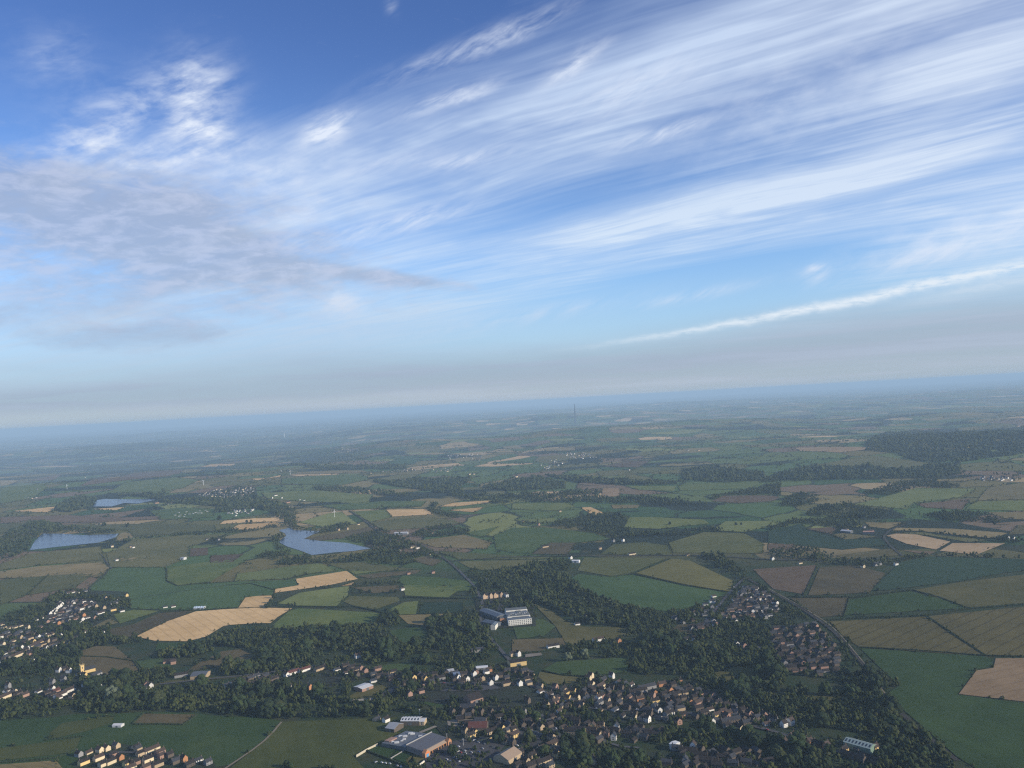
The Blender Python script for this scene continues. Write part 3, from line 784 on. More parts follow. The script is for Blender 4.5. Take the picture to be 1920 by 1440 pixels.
# cluster: phrase | long-axis direction in the photograph | houses "x,y,kind,wall[,roof]"
CL = [
 ('in the lower left estate', 12, -5,
  '148,1419,g,a 166,1414,b,c 187,1411,g,c 200,1408,g,c 218,1403,g,s 231,1398,l,c 255,1403,b,c 259,1409,d,s 284,1410,l,c 157,1434,s,y 171,1431,s,c 185,1426,s,c 199,1422,s,c 213,1419,d,p '
  '225,1425,g,o 265,1417,s,s 277,1429,s,c 192,1438,d,c 207,1433,s,c 214,1431,l,c 255,1434,s,p 238,1437,d,y 226,1440,s,c 296,1438,s,s 300,1415,s,p 303,1422,d,p 345,1429,v,o 372,1428,b,w 390,1434,d,a '
  '330,1432,s,k 318,1420,d,k 180,1442,s,c 245,1445,s,c 275,1443,s,p 310,1436,s,k 355,1438,s,k'),
 ('around the supermarket', 14, -6,
  '706,1351,b,s 724,1354,d,w 848,1340,v,k 857,1340,v,k 866,1340,v,k 875,1340,v,k 884,1340,v,k 893,1340,v,k 902,1340,v,k 911,1340,v,k 920,1340,v,k 929,1339,v,k 938,1339,v,k '
  '882,1384,s,y 889,1378,g,y 872,1376,v,s 922,1375,l,s 941,1372,v,y 957,1386,t,y 952,1374,d,s 963,1372,d,s 1025,1405,t,c,b 1038,1398,l,p 1034,1387,g,s 998,1421,d,s 986,1432,g,s 1020,1432,l,s '
  '1044,1421,v,y 1057,1366,b,y 1048,1362,s,s 1062,1369,d,o 975,1416,d,k 1010,1414,d,k 961,1398,v,k 948,1395,g,s 1000,1438,l,k 1032,1440,d,s 970,1440,d,k'),
 ('on the hillside street', 13, -7,
  '1108,1272,v,c 1103,1276,g,c 1109,1287,g,c 1126,1290,l,c 1130,1298,g,c 1116,1308,g,y 1082,1314,v,c 1075,1300,g,y 1060,1304,s,y 1065,1313,g,y 1090,1327,g,s 1057,1296,d,s 1041,1293,v,p 1013,1291,g,s '
  '1013,1299,b,w 1030,1307,s,a 1035,1316,v,s 1041,1320,s,p 1025,1328,v,s 1033,1329,v,p 1048,1336,b,w 1138,1318,g,s 1153,1333,b,w 1147,1272,v,w 1131,1279,s,k 1189,1352,v,c 1214,1354,v,w 1212,1331,b,a '
  '988,1272,v,k 997,1272,g,s 1053,1329,d,s 982,1341,v,a 989,1319,v,k 1100,1310,b,w 1112,1320,d,k 1120,1322,g,k 1095,1300,d,k 1070,1320,d,k 1160,1281,b,w 1171,1284,b,w 1183,1286,b,w 1140,1300,d,k 1105,1295,d,k 1122,1312,d,w'),
 ('in the central estate of orange houses', 14, -3,
  '1200,1315,s,o 1227,1303,g,o 1241,1287,s,o 1256,1298,g,o 1272,1278,b,o 1256,1321,g,o 1228,1319,s,y 1294,1321,g,o 1276,1333,s,s 1235,1336,g,w 1269,1306,s,s 1288,1291,b,s 1293,1295,b,s 1299,1299,s,s '
  '1312,1306,d,p 1322,1303,d,p 1336,1307,g,p 1281,1313,d,k 1331,1333,b,w 1356,1335,b,o 1346,1345,s,y 1355,1345,s,y 1366,1342,d,o 1378,1344,b,w 1405,1342,g,p 1433,1347,v,p 1388,1370,g,c 1272,1357,g,p 1282,1345,d,p '
  '1258,1341,d,w 1250,1350,b,a 1335,1359,v,w 1364,1365,d,a 1412,1357,v,a 1438,1360,b,w 1213,1293,t,a 1222,1291,t,a 1196,1301,t,a 1205,1322,d,k 1245,1306,d,k 1262,1288,d,k 1302,1312,d,k 1315,1318,d,k 1330,1318,d,k '
  '1348,1322,d,k 1362,1326,d,k 1376,1330,d,k 1392,1336,d,k 1310,1332,s,k 1320,1341,s,k 1340,1334,s,k 1240,1320,s,k 1268,1322,s,k 1252,1312,s,k 1284,1304,d,s 1218,1328,d,k 1420,1350,d,k 1370,1356,t,k 1400,1360,s,k'),
 ('below the long green shed', 12, 4,
  '1470,1352,b,a 1483,1359,v,w 1470,1364,v,w 1486,1387,v,o 1518,1396,g,o 1550,1405,v,o 1583,1411,g,y 1641,1407,g,y 1470,1397,g,w 1452,1389,g,a 1600,1424,t,b 1580,1426,t,k 1505,1390,s,k 1535,1400,s,k 1568,1408,s,k '
  '1500,1400,b,w 1660,1414,b,a 1690,1422,b,a 1630,1428,t,k 1450,1352,s,a 1458,1354,s,a'),
 ('in the dark streets at the lower edge', 13, 1,
  '1078,1376,t,s 1098,1374,t,k 1112,1368,v,y 1127,1364,d,s 1101,1384,b,y 1151,1387,v,w 1156,1369,v,w 1190,1372,g,p 1175,1381,s,k 1205,1376,l,k 1225,1380,l,k 1137,1381,v,p 1200,1384,v,s 1112,1433,v,c 1290,1412,l,k 1310,1420,l,k '
  '1270,1408,s,a 1285,1432,v,a 1300,1404,v,w 1330,1430,l,k 1355,1425,s,k 1375,1436,s,k 1275,1430,b,w 1250,1435,s,k 1345,1440,s,k 1400,1434,s,k 1065,1352,s,k 1080,1355,s,k'),
 ('along the streets above the car park', 13, -3,
  '672,1233,s,w 632,1258,b,w 650,1264,b,w 657,1265,l,w 667,1264,b,w 677,1256,g,p 685,1261,g,p 700,1269,d,s 712,1271,s,k 725,1271,d,s 735,1272,s,s 776,1274,g,y 798,1278,v,y 700,1279,b,w 768,1305,g,p 762,1308,d,w 795,1288,g,p '
  '790,1300,d,p 784,1290,s,k 774,1282,d,k 760,1285,d,k 852,1267,s,g 859,1275,v,w 876,1278,v,w 889,1268,v,w 904,1276,g,s 930,1275,v,w 920,1285,v,w 912,1286,b,w 917,1260,d,o 924,1257,l,o 912,1264,d,w 960,1230,d,s 972,1230,v,w '
  '975,1286,v,w 988,1278,d,s 940,1270,s,k 896,1282,s,k 866,1282,s,k 827,1275,s,a 815,1278,s,a 983,1262,s,k 992,1285,d,s 968,1262,d,k 950,1275,d,k 648,1252,s,k 660,1255,s,k 640,1255,s,k 748,1273,s,k 810,1283,d,k 870,1268,s,k'),
 ('in the white row above the dark wood', 12, -4,
  '425,1287,b,w 432,1284,b,w 438,1282,b,w 444,1279,b,w 453,1277,b,w 461,1287,s,w 475,1286,s,a 513,1288,g,p 508,1287,d,o 528,1291,b,w 541,1289,b,w 580,1292,g,o 537,1269,g,w 550,1264,l,w,r 562,1262,l,w,r 571,1259,l,w,r 600,1257,l,s '
  '590,1260,s,s 480,1272,s,a 490,1278,s,k 470,1276,s,k 498,1272,s,k 505,1280,s,k 485,1286,s,k 456,1283,d,k 515,1276,s,k 548,1291,s,k 560,1292,s,k 418,1289,s,k'),
 ('in the lower left village', 12, -5,
  '30,1233,t,c 8,1228,b,w 15,1226,g,p 40,1246,g,y 43,1237,b,w 60,1239,b,w 55,1229,d,p 7,1243,b,w 110,1261,v,w 129,1262,v,w 120,1258,s,k 158,1271,v,y 148,1267,b,w 97,1295,g,w 129,1298,l,w 141,1295,g,w 159,1288,v,w 153,1297,b,w '
  '113,1307,l,w 110,1311,b,w 98,1307,s,k 135,1309,g,s 26,1301,g,c 12,1298,b,w 5,1312,t,c 46,1307,s,p 40,1310,b,w 72,1299,b,w 188,1285,v,w 187,1294,v,w 176,1277,s,k 105,1300,s,p,r 20,1305,s,k 34,1304,s,k 88,1304,s,k 15,1290,v,a '
  '119,1278,v,a 98,1283,v,a 165,1280,s,k 180,1268,l,a 10,1236,s,k 22,1224,s,k 48,1222,s,k'),
 ('in the middle of the left village', 12, -4,
  '3,1173,b,c 7,1178,b,c 18,1179,b,c 23,1178,b,c 28,1178,b,c 34,1178,b,c 38,1175,b,c 44,1174,b,c 52,1180,v,c 2,1197,s,w 5,1211,g,c 24,1204,b,c 38,1198,g,s 45,1196,b,w 50,1197,b,w 56,1200,s,s 62,1206,g,y 65,1213,l,c 71,1209,l,y 71,1197,g,w '
  '83,1194,g,w 92,1194,l,c 112,1195,g,w 89,1205,g,s 86,1218,g,w 28,1216,b,w 39,1217,g,w 50,1219,g,w 113,1208,l,s 114,1216,g,s 131,1209,g,w 138,1211,g,s 155,1212,b,w 142,1197,b,w 158,1187,b,w 191,1187,b,w 12,1202,b,w 30,1194,s,k 15,1195,s,k '
  '45,1208,s,k 33,1210,s,k 78,1205,s,k 80,1212,s,s 100,1203,s,k 104,1212,b,w 60,1192,s,k 20,1212,s,k 75,1178,b,p 52,1190,s,k 12,1190,s,a 95,1212,s,k 70,1216,s,k 36,1189,s,a'),
 ('at the top of the left village', 14, -3,
  '94,1154,v,w 98,1151,v,w 102,1148,v,w 106,1145,v,w 109,1142,v,w 113,1139,v,w 116,1136,v,w 89,1159,b,w 151,1171,g,w 157,1156,g,o 155,1164,g,w 178,1162,v,p 182,1161,v,p 192,1150,b,w 212,1146,s,y 229,1147,b,w 237,1119,g,y 230,1126,b,w 222,1125,b,w '
  '198,1125,v,s 203,1124,b,s 132,1114,l,w 137,1112,b,w 145,1113,b,w 160,1110,b,a 110,1171,g,o 114,1162,l,w 108,1161,b,w 119,1153,b,w 112,1154,b,w 180,1139,g,s 195,1142,g,s 186,1152,b,w 80,1160,b,w 67,1164,b,w 215,1133,l,a 145,1176,b,w 164,1160,b,w'),
]
FILL = [('middle', '1130,1285 1210,1300 1290,1290 1420,1345 1400,1362 1300,1350 1200,1352 1120,1335 1060,1330 1020,1310 1080,1300', 95, 'kkskkapk'), ('middle', '640,1252 800,1265 980,1255 1000,1288 900,1292 760,1284 660,1272', 45, 'kkskakpk'), ('lower', '1050,1362 1160,1362 1240,1375 1200,1392 1100,1392', 30, 'kkskak'), ('lower', '1280,1408 1420,1412 1450,1436 1280,1440', 34, 'kkkak'), ('middle', '850,1340 1040,1345 1060,1370 960,1372 870,1362', 26, 'kkskk'),
        ('left', '112,1132 165,1126 180,1135 150,1150 140,1165 100,1170 80,1168 95,1158', 70, 'kkaakawp'), ('right', '1362,1152 1400,1104 1422,1106 1462,1140 1440,1162 1372,1164', 110, 'kkaakpaw'),
        ('right', '1445,1182 1530,1173 1568,1215 1570,1262 1530,1268 1470,1258 1452,1215', 175, 'kkkkkakp'), ('far', '362,932 400,920 440,914 478,917 480,930 440,936', 110, 'wacaaack'),
        ('far', '425,962 445,955 475,955 470,964 440,968', 18, 'wwaa'), ('far', '590,843 640,838 690,846 640,850', 40, 'acka'), ('far', '700,885 760,880 850,878 840,886', 40, 'aakc'),
        ('far', '880,858 900,852 905,860 890,868', 24, 'aack'), ('far', '1050,850 1100,848 1120,858 1080,862', 40, 'pcaw'), ('right', '1292,1178 1340,1165 1345,1175 1300,1192', 18, 'kawp'),
        ('mid', '1262,1158 1300,1150 1345,1120 1350,1130 1310,1165 1265,1172', 16, 'kaw'), ('far', '1840,895 1900,895 1900,902 1840,902', 16, 'wa'), ('far', '440,800 520,800 520,815 440,815', 40, 'aak'), ('far', '600,815 700,812 700,822 600,822', 40, 'aak'),
        ('far', '1000,880 1040,860 1060,870 1020,885', 20, 'awc'), ('far', '840,855 900,850 900,856 840,862', 20, 'wa')]
EXTRA = ('1319,1140,b,w 1335,1141,b,w 1340,1129,b,w 1338,1120,b,w 1354,1153,b,w 1361,1159,b,w 1379,1169,g,w 1391,1155,g,o 1293,1201,l,w 1286,1200,b,w 1381,1211,g,w 1395,1214,g,r 1424,1218,b,w '
         '1356,1157,b,a 1360,1150,b,w 1365,1144,b,w 1369,1138,b,a 1373,1133,b,w 1377,1127,b,w 1381,1122,b,a 1385,1116,b,w 1389,1111,b,w 1393,1106,b,a 1397,1102,b,w 1420,1104,b,w 1420,1111,b,w 1419,1118,b,a 1419,1125,b,w '
         '510,935,g,w 517,930,l,w 528,935,g,w 540,943,l,p 545,950,l,w 562,938,b,w 570,939,b,w 500,937,b,w 294,944,l,p 314,946,b,w 324,944,l,p 210,1026,d,w 245,1027,d,w 250,1028,d,w 219,1052,d,w '
         '388,1013,d,w 410,1013,d,w 635,995,g,s 651,993,g,s 630,995,g,s 672,984,b,w 733,1015,b,w 748,1034,g,w 775,1027,l,w 783,1029,l,w 806,1040,b,w 811,1002,d,w 766,1077,d,p 812,1075,d,p 914,1090,d,w 755,1107,d,w '
         '1070,1048,g,w 1150,1016,g,w 1168,1015,g,w 1125,1030,d,s 1185,1041,l,w 1289,1042,b,w 1022,1027,l,s 1448,1050,g,w 1500,1057,b,w 1618,1065,g,w 1645,1060,l,w 1680,1060,d,w 1900,1012,g,w 1889,1011,g,w 1585,996,l,w 1632,998,l,p 1620,990,d,w '
         '60,935,b,w 68,934,b,w 52,934,b,w 160,896,d,w 70,918,d,w 170,871,l,w 292,871,l,w 1180,882,d,w 1290,845,l,w 1310,845,l,w 968,895,l,w 600,890,d,w 880,890,l,w 888,890,l,w 695,888,d,w 1010,985,g,p 980,980,d,s 1050,960,d,s '
         '318,1243,l,p 325,1245,d,p 340,1269,l,a 330,1269,l,a 262,1296,l,w 284,1290,v,w 275,1287,g,p 1082,1172,b,w 1122,1202,l,w 1160,1205,g,o 1037,1215,l,w 1045,1213,l,a 1098,1160,g,a 880,1213,b,w 911,1212,b,a 895,1222,l,a 310,1140,b,w 325,1139,b,w 375,1141,b,w')
HMESH = {}
def house_meshes(kind, wall, roof):
    key = (kind, wall, roof)
    if key in HMESH: return HMESH[key]
    L, W, e, r = HT[kind]
    b = MB(); b.gable_body(L, W, e, r)
    wm = b.mesh('wall', WALL[wall])
    b = MB(); b.gable_roof(L, W, e, r); rm = b.mesh('roof', ROOF[roof])
    chm = []; cw = .55
    for x in ((L / 2 - 1.05, -L / 2 + 1.05) if kind in 'st' else (L / 2 - 1.05,)):
        b = MB(); b.box(x - .55, x + .55, -cw, cw, r - .6, r + 1.9); chm.append(b.mesh('chimney', WALL['k']))
    wins = []
    rows = [(.9, 2.2)] if e < 3 else [(.9, 2.2), (3.3, 4.5)]
    n = max(2, int(L / 3.6))
    for i in range(n):
        x = -L / 2 + (i + .5) * L / n
        for z0, z1 in rows:
            for sg in (-1, 1):
                b = MB(); y = sg * W / 2
                b.box(x - .75, x + .75, min(y - .02 * sg, y + .06 * sg), max(y - .02 * sg, y + .06 * sg), z0, z1); wins.append(b.mesh('window', GLASS))
    for sg in (-1, 1):
        for z0, z1 in rows:
            b = MB(); x = sg * L / 2; b.box(min(x - .02 * sg, x + .06 * sg), max(x - .02 * sg, x + .06 * sg), -.9, .9, z0, z1); wins.append(b.mesh('window', GLASS))
    HMESH[key] = (wm, rm, chm, wins); return HMESH[key]
HOUSES = []       # dict: pos, rz, kind, wall, roof, phrase
hr = random.Random(5)
def axis_of(px, py, dx, dy):
    a, b = G([(px, py), (px + dx, py + dy)])[:, :2]; return math.atan2(b[1] - a[1], b[0] - a[0])
def add_house(px, py, kind, wall, roof, rz, phrase, cl, gpos=None):
    g = gxy(px, py) if gpos is None else gpos
    if kind in 'gv': rz += math.pi / 2
    HOUSES.append(dict(p=np.array([g[0], g[1], float(height(g[0], g[1])) + float(lift(math.hypot(g[0], g[1])))]), rz=rz + hr.uniform(-.06, .06), k=kind, w=wall, r=roof, ph=phrase, px=(px, py), cl=cl))
def rf(wall): return hr.choice({'c': 'dbb', 'w': 'dgb', 's': 'dgd', 'k': 'ddg', 'o': 'dbb', 'p': 'dbd', 'y': 'dbd', 'a': 'gd'}.get(wall, 'd'))
for ci, (ph, dx, dy, lst) in enumerate(CL):
    for it in lst.split():
        q = it.split(','); px, py = float(q[0]), float(q[1])
        wall = q[3] if q[3] in WALL else 'k'
        roof = q[4] if len(q) > 4 else (q[3] if q[3] in ROOF and q[3] not in WALL else rf(wall))
        add_house(px, py, q[2], wall, roof, axis_of(px, py, dx, dy), ph, ci)
for it in EXTRA.split():
    q = it.split(','); px, py = float(q[0]), float(q[1]); wall = q[3] if q[3] in WALL else 'p'
    if wall == 'w' and py < 1100 and hr.random() < .6: wall = hr.choice('aasc')
    add_house(px, py, q[2], wall, rf(wall), axis_of(px, py, 12, -2), 'standing apart in the open country', 90)
for nm, s, n, walls in FILL:
    P = G(poly(s))[:, :2]; lo, hi = P.min(0), P.max(0); got = []; tries = 0
    ang = axis_of(*poly(s)[0], 12, -3)
    sp = 12.5 if nm != 'far' else 20
    while len(got) < n and tries < 40000:
        tries += 1
        c = np.array([hr.uniform(lo[0], hi[0]), hr.uniform(lo[1], hi[1])])
        if in_poly(c[None], P)[0] and all(abs(c - o).max() > sp for o in got):
            got.append(c)
    for c in got:
        kind = hr.choice('ssdbbg'); w = hr.choice(walls)
        add_house(0, 0, kind, w, rf(w), ang + hr.choice((0, 0, math.pi / 2)) + .5 * math.sin(c[0] / 90.0), 'of the dense %s hand estate' % nm, 80, c)
camp = np.array([0, 0, CAM_Z])
for h in HOUSES:
    h['size'] = HT[h['k']][0] / np.linalg.norm(h['p'] - camp)
    d = h['p'] - camp; zc = d @ _F; h['ix'] = 960 + FOC * (d @ _RC) / zc; h['iy'] = 720 - FOC * (d @ _UC) / zc
def inview(h): return -10 < h['ix'] < 1930 and h['iy'] < 1446
HOUSES = [h for h in HOUSES if inview(h)]
# houses never stand inside one another
keep = []
for h in sorted(HOUSES, key=lambda h: h['cl']):
    R = min(HT[h['k']][0], 16) * .5
    if all(np.hypot(*(h['p'] - o['p'])[:2]) > R * .96 + min(HT[o['k']][0], 16) * .42 for o in keep): keep.append(h)
HOUSES = keep
named = [h for h in HOUSES if h['cl'] < 80]
named.sort(key=lambda h: np.linalg.norm(h['p'] - camp))
IND = named[:295]; ids = set(id(h) for h in IND)
REST = [h for h in HOUSES if id(h) not in ids]
def label_members(items, desc, where, key):
    """a label for each: its look, then its place among its look-alikes from left to right"""
    groups = {}
    for h in items: groups.setdefault((desc(h), where(h)), []).append(h)
    for (d, w), hs in groups.items():
        hs.sort(key=key); n = len(hs)
        for i, h in enumerate(hs):
            if n == 1: h['label'] = 'only %s %s' % (d, w)
            elif i == n - 1 and n > 2: h['label'] = 'rightmost %s %s' % (d, w)
            elif i == 0: h['label'] = 'leftmost %s %s' % (d, w)
            else: h['label'] = '%s from left, %s %s' % (ordinal(i + 1), d, w)
label_members(IND, lambda h: '%s-roofed %s %s' % (RN[h['r']], WN[h['w']], HN[h['k']]), lambda h: h['ph'], lambda h: h['ix'])
for i, h in enumerate(IND):
    wm, rm, chm, wins = house_meshes(h['k'], h['w'], h['r'])
    kn = {'b': 'bungalow', 't': 'terrace'}.get(h['k'], 'house')
    o = empty(kn, h['p'], h['rz'])
    tag(o, h['label'], kn, 'houses ' + h['ph'])
    link('wall', wm, o); rr = link('roof', rm, o)
    for q in chm: link('chimney', q, rr)
    if i < 90:
        for q in wins: link('window', q, o)
# every other house, too small to tell its parts
def merged_houses():
    V = []; Fq = []; mi = []; wl = list(WALL); rl = list(ROOF); mats = [WALL[k] for k in wl] + [ROOF[k] for k in rl]
    for h in REST:
        L, W, e, r = HT[h['k']]; b = MB(); b.gable_body(L, W, e, r); nb = len(b.f); b.gable_roof(L, W, e, r)
        a = np.array(b.v); c, s = math.cos(h['rz']), math.sin(h['rz'])
        a = np.stack([a[:, 0] * c - a[:, 1] * s, a[:, 0] * s + a[:, 1] * c, a[:, 2]], 1) + h['p']
        n = len(V); V += list(a); Fq += [tuple(i + n for i in f) for f in b.f]
        mi += [wl.index(h['w'])] * nb + [len(wl) + rl.index(h['r'])] * (len(b.f) - nb)
    o = link('distant_houses', mesh_from('distant_houses', V, Fq, mats, mi)); tag(o, 'small pale and grey houses massed in the farther estates and villages', 'houses', None, 'stuff')
merged_houses()

# ------------------------------------------------------------------ single buildings and other large things
FOOT = []      # places where no tree may stand: (x, y, radius)
def quad_ground(px, z):            # corners seen at height z, brought to the land
    return G(px, z)[:, :2]
def base_z(P): return float(np.mean(height(P[:, 0], P[:, 1]))) + float(lift(np.hypot(*P.mean(0))))
def foot(P, extra=4):
    c = P.mean(0); FOOT.append((c[0], c[1], float(np.linalg.norm(P - c, axis=1).max()) + extra))
def inset(P, k):
    c = P.mean(0); return [tuple(c + (p - c) * k) for p in P]
def lerp(a, b, t): return a + (b - a) * t

# supermarket -----------------------------------------------------
def supermarket():
    H = 7.5
    A, B, Cc, D = quad_ground([(762, 1399), (792, 1410), (840, 1384.5), (803, 1376)], H)
    D = A + (Cc - B)
    E, Ff, I, J = A, D, quad_ground([(756, 1373)], H)[0], quad_ground([(715, 1391)], H)[0]
    J = A + (J - A); I = J + (D - A) * .95
    z0 = base_z(np.array([A, B, Cc, D])); c0 = A
    o = empty('supermarket', (c0[0], c0[1], z0))
    tag(o, 'large flat-roofed supermarket with an orange gabled entrance beside its car park', 'supermarket')
    def L(p): return (p[0] - c0[0], p[1] - c0[1])
    main = [L(A), L(B), L(Cc), L(D)]
    b = MB(); b.prism(main, -2, H); b.obj('wall', plain('store_cladding', (.17, .15, .14), .8, .2, .2), o)
    M4 = np.array(main); b = MB(); b.prism(inset(M4, .985), H + .004, H + .35); rf_ = b.obj('roof', plain('roof_membrane', (.125, .13, .145), .8, .2, .25), o)
    # pale parapet along the far side
    a, d = np.array(main[0]), np.array(main[3]); u = (d - a); n = np.array([-u[1], u[0]]) / np.linalg.norm(u)
    b = MB(); b.prism([tuple(a), tuple(d), tuple(d + n * .9), tuple(a + n * .9)], H - .5, H + 1.6); b.obj('parapet', CONC, o)
    # back-of-store block with plant
    back = [L(J), L(A), L(D), L(I)]
    s_ = np.array(back); s_ = [tuple(lerp(s_[0], s_[1], 0)), tuple(lerp(s_[0], s_[1], .985)), tuple(lerp(s_[3], s_[2], .985)), tuple(s_[3])]
    b = MB(); b.prism(s_, -2, H - 2.2); b.obj('storeroom', SHEET, o)
    ra, rb, rc, rd = [np.array(q) for q in s_]
    r_ = random.Random(4)
    for i in range(9):
        uu, vv = r_.uniform(.12, .85), r_.uniform(.08, .9)
        p = lerp(lerp(ra, rb, uu), lerp(rd, rc, uu), vv)
        b = MB(); w, l, h = r_.uniform(1.0, 2.0), r_.uniform(1.6, 3.4), r_.uniform(1.1, 2.2)
        b.box(p[0] - l, p[0] + l, p[1] - w, p[1] + w, H - 2.2, H - 2.2 + h); b.box(p[0] - l * .6, p[0] + l * .6, p[1] - w * .6, p[1] + w * .6, H - 2.2 + h, H - 1.9 + h)
        b.obj('roof_plant', WHITE, o)
    # loading-bay gable in buff brick
    p = lerp(ra, rd, .12); q = lerp(ra, rd, .42); dirn = (rb - ra) / np.linalg.norm(rb - ra)
    b = MB(); b.prism([tuple(p), tuple(p + dirn * 9), tuple(q + dirn * 9), tuple(q)], -2, [H - 2.2 + 1.5] * 4); b.obj('loading_bay', WALL['p'], o)
    # front: arcade, entrance gable with blue glazing, corner gable
    Bv, Cv = np.array(main[1]), np.array(main[2]); f = Cv - Bv; fl = np.linalg.norm(f); f /= fl; out = np.array([f[1], -f[0]])
    if np.dot(out, -np.array(main[0]) + Bv) < 0: out = -out
    def FP(t, k): return tuple(Bv + f * t + out * k)
    b = MB()
    for t in np.linspace(10, fl - 9, 7): b.prism([FP(t, 3.2), FP(t + 1.1, 3.2), FP(t + 1.1, 4.2), FP(t, 4.2)], -2, 4.4)
    b.prism([FP(9, .05), FP(fl - 8, .05), FP(fl - 8, 4.6), FP(9, 4.6)], 4.4, 5.0); b.obj('arcade', WALL['o'], o)
    b = MB(); b.prism([FP(9, .06), FP(fl - 8, .06), FP(fl - 8, 4.4), FP(9, 4.4)], [6.6, 6.6, 5.003, 5.003][::1], [6.9, 6.9, 5.3, 5.3]); b.obj('arcade_roof', TAN, o)
    b = MB(); b.prism([FP(9.5, .03), FP(fl - 8.5, .03), FP(fl - 8.5, .12), FP(9.5, .12)], .3, 3.8); b.obj('shop_window', GLASS, o)
    for t0, wd, hh, nm in ((-1.5, 9.5, 10.0, 'entrance_gable'), (fl - 7.5, 7.5, 9.5, 'corner_gable')):
        b = MB(); pts = [(-2.0, 0), (-2.0, wd), (hh * .62, wd), (hh, wd / 2), (hh * .62, 0)]
        vs = [(*FP(t0 + q, .3), z) for z, q in pts] + [(*FP(t0 + q, 6.4), z) for z, q in pts]
        n = 5; b.add(vs, [tuple(range(n)), tuple(range(2 * n - 1, n - 1, -1))] + [(i, n + i, n + (i + 1) % n, (i + 1) % n) for i in range(n)])
        e_ = b.obj(nm, WALL['o'], o)
        if nm == 'entrance_gable':
            b = MB(); b.prism([FP(t0 + 2.6, 6.43), FP(t0 + wd - 2.6, 6.43), FP(t0 + wd - 2.6, 6.6), FP(t0 + 2.6, 6.6)], .1, 4.6); b.obj('blue_doorway', BLUE, e_)
            b = MB(); b.prism([FP(t0 + 1.6, 6.43), FP(t0 + wd - 1.6, 6.43), FP(t0 + wd - 1.6, 6.6), FP(t0 + 1.6, 6.6)], 5.4, 6.9); b.obj('sign_panel', plain('orange_sign', (.62, .16, .05), .6), e_)
        else:
            b = MB(); b.prism([FP(t0 + 2, 6.43), FP(t0 + wd - 2, 6.43), FP(t0 + wd - 2, 6.6), FP(t0 + 2, 6.6)], .3, 4.2); b.obj('gable_window', GLASS, e_)
    # small brown pyramid over the near corner
    b = MB(); q = [FP(-9, -8), FP(-2.5, -8), FP(-2.5, 1), FP(-9, 1)]; 
    foot(np.array([A, B, Cc, D, I, J]), -8)
    for t in np.linspace(0, 1, 5): FOOT.append((*lerp(J, Cc, t), 26))
supermarket()

def wall_line(px, h, th, mat, label, name='boundary_wall', capgap=0):
    P = G(poly(px))[:, :2]; z0 = base_z(P); c0 = P[0].copy(); b = MB()
    for a, d in zip(P[:-1] - c0, P[1:] - c0):
        u = d - a; L = np.linalg.norm(u); u /= L; n = np.array([-u[1], u[0]]) * th / 2
        k = max(1, int(L / 4.0))
        for i in range(k):
            s0, s1 = a + u * (L * i / k), a + u * (L * (i + 1) / k - .25)
            b.prism([tuple(s0 - n), tuple(s1 - n), tuple(s1 + n), tuple(s0 + n)], -1.5, h)
            b.prism([tuple(s1 - n * .8), tuple(s1 + u * .26 - n * .8), tuple(s1 + u * .26 + n * .8), tuple(s1 + n * .8)], -1.5, h - .3)
    o = b.obj(name, mat, None, (c0[0], c0[1], z0)); tag(o, label, 'wall')
wall_line('668,1420 688,1408 708,1398', 2.6, .6, plain('pale_stone', (.55, .49, .36), .9), 'pale stone wall at the field corner left of the supermarket')
wall_line('783,1440 797,1429', 2.6, .6, plain('white_wall', (.7, .66, .55), .9), 'short white panelled wall near the supermarket bowling green')
wall_line('732,1424 757,1409', 1.2, .8, CONC, 'low pale kerb wall between the two bowling lawns')
wall_line('895,1392 922,1386', 2.2, .6, WALL['y'], 'buff wall along the upper edge of the car park')
wall_line('980,1366 1000,1374 1020,1381', 2.4, .8, WALL['a'], 'pale parapet wall on the far side of the market yard')
wall_line('640,1316 700,1312', 2.0, .8, CONC, 'broken pale wall at the wood edge')

def shed(name, px, wall, roof, label, cat, H=6.0, ridge=3.0, bays=0, parts=True, wmax=26.0):
    """corners in the photograph at eaves height, in order; ridge along the first side"""
    P = quad_ground(px, H); z0 = base_z(P); c0 = P.mean(0)
    u = P[1] - P[0]; w = P[3] - P[0]; L = (np.linalg.norm(P[1] - P[0]) + np.linalg.norm(P[2] - P[3])) / 2
    W = max(5.0, (np.linalg.norm(P[3] - P[0]) + np.linalg.norm(P[2] - P[1])) / 2)
    if np.hypot(*c0) > 1750: W = min(W, wmax * .62)
    rz = math.atan2(u[1], u[0])
    o = empty(name, (c0[0], c0[1], z0), rz); tag(o, label, cat)
    b = MB(); b.gable_body(L, W, H, H + ridge); b.obj('wall', wall, o)
    b = MB(); b.gable_roof(L, W, H, H + ridge, .5, .25); r = b.obj('roof', roof, o)
    for i in range(bays):
        x = -L / 2 + (i + .5) * L / bays; b = MB(); k = ridge / (W / 2)
        for sg in (-1, 1):
            ya, yb = sg * W * .40, sg * W * .12
            za, zb = H + ridge - abs(ya) * k + .29, H + ridge - abs(yb) * k + .29
            b.add([(x - 1.1, ya, za), (x + 1.1, ya, za), (x + 1.1, yb, zb), (x - 1.1, yb, zb), (x - 1.1, ya, za + .08), (x + 1.1, ya, za + .08), (x + 1.1, yb, zb + .08), (x - 1.1, yb, zb + .08)],
                  [(3, 2, 1, 0), (4, 5, 6, 7), (0, 1, 5, 4), (1, 2, 6, 5), (2, 3, 7, 6), (3, 0, 4, 7)])
        b.obj('rooflight', GLASS, r)
    b = MB(); b.box(-L * .12, L * .12, -W / 2 - .08, -W / 2 + .02, 0, min(4.2, H * .8)); b.obj('door', SHEET, o)
    foot(P, 3)
    return o
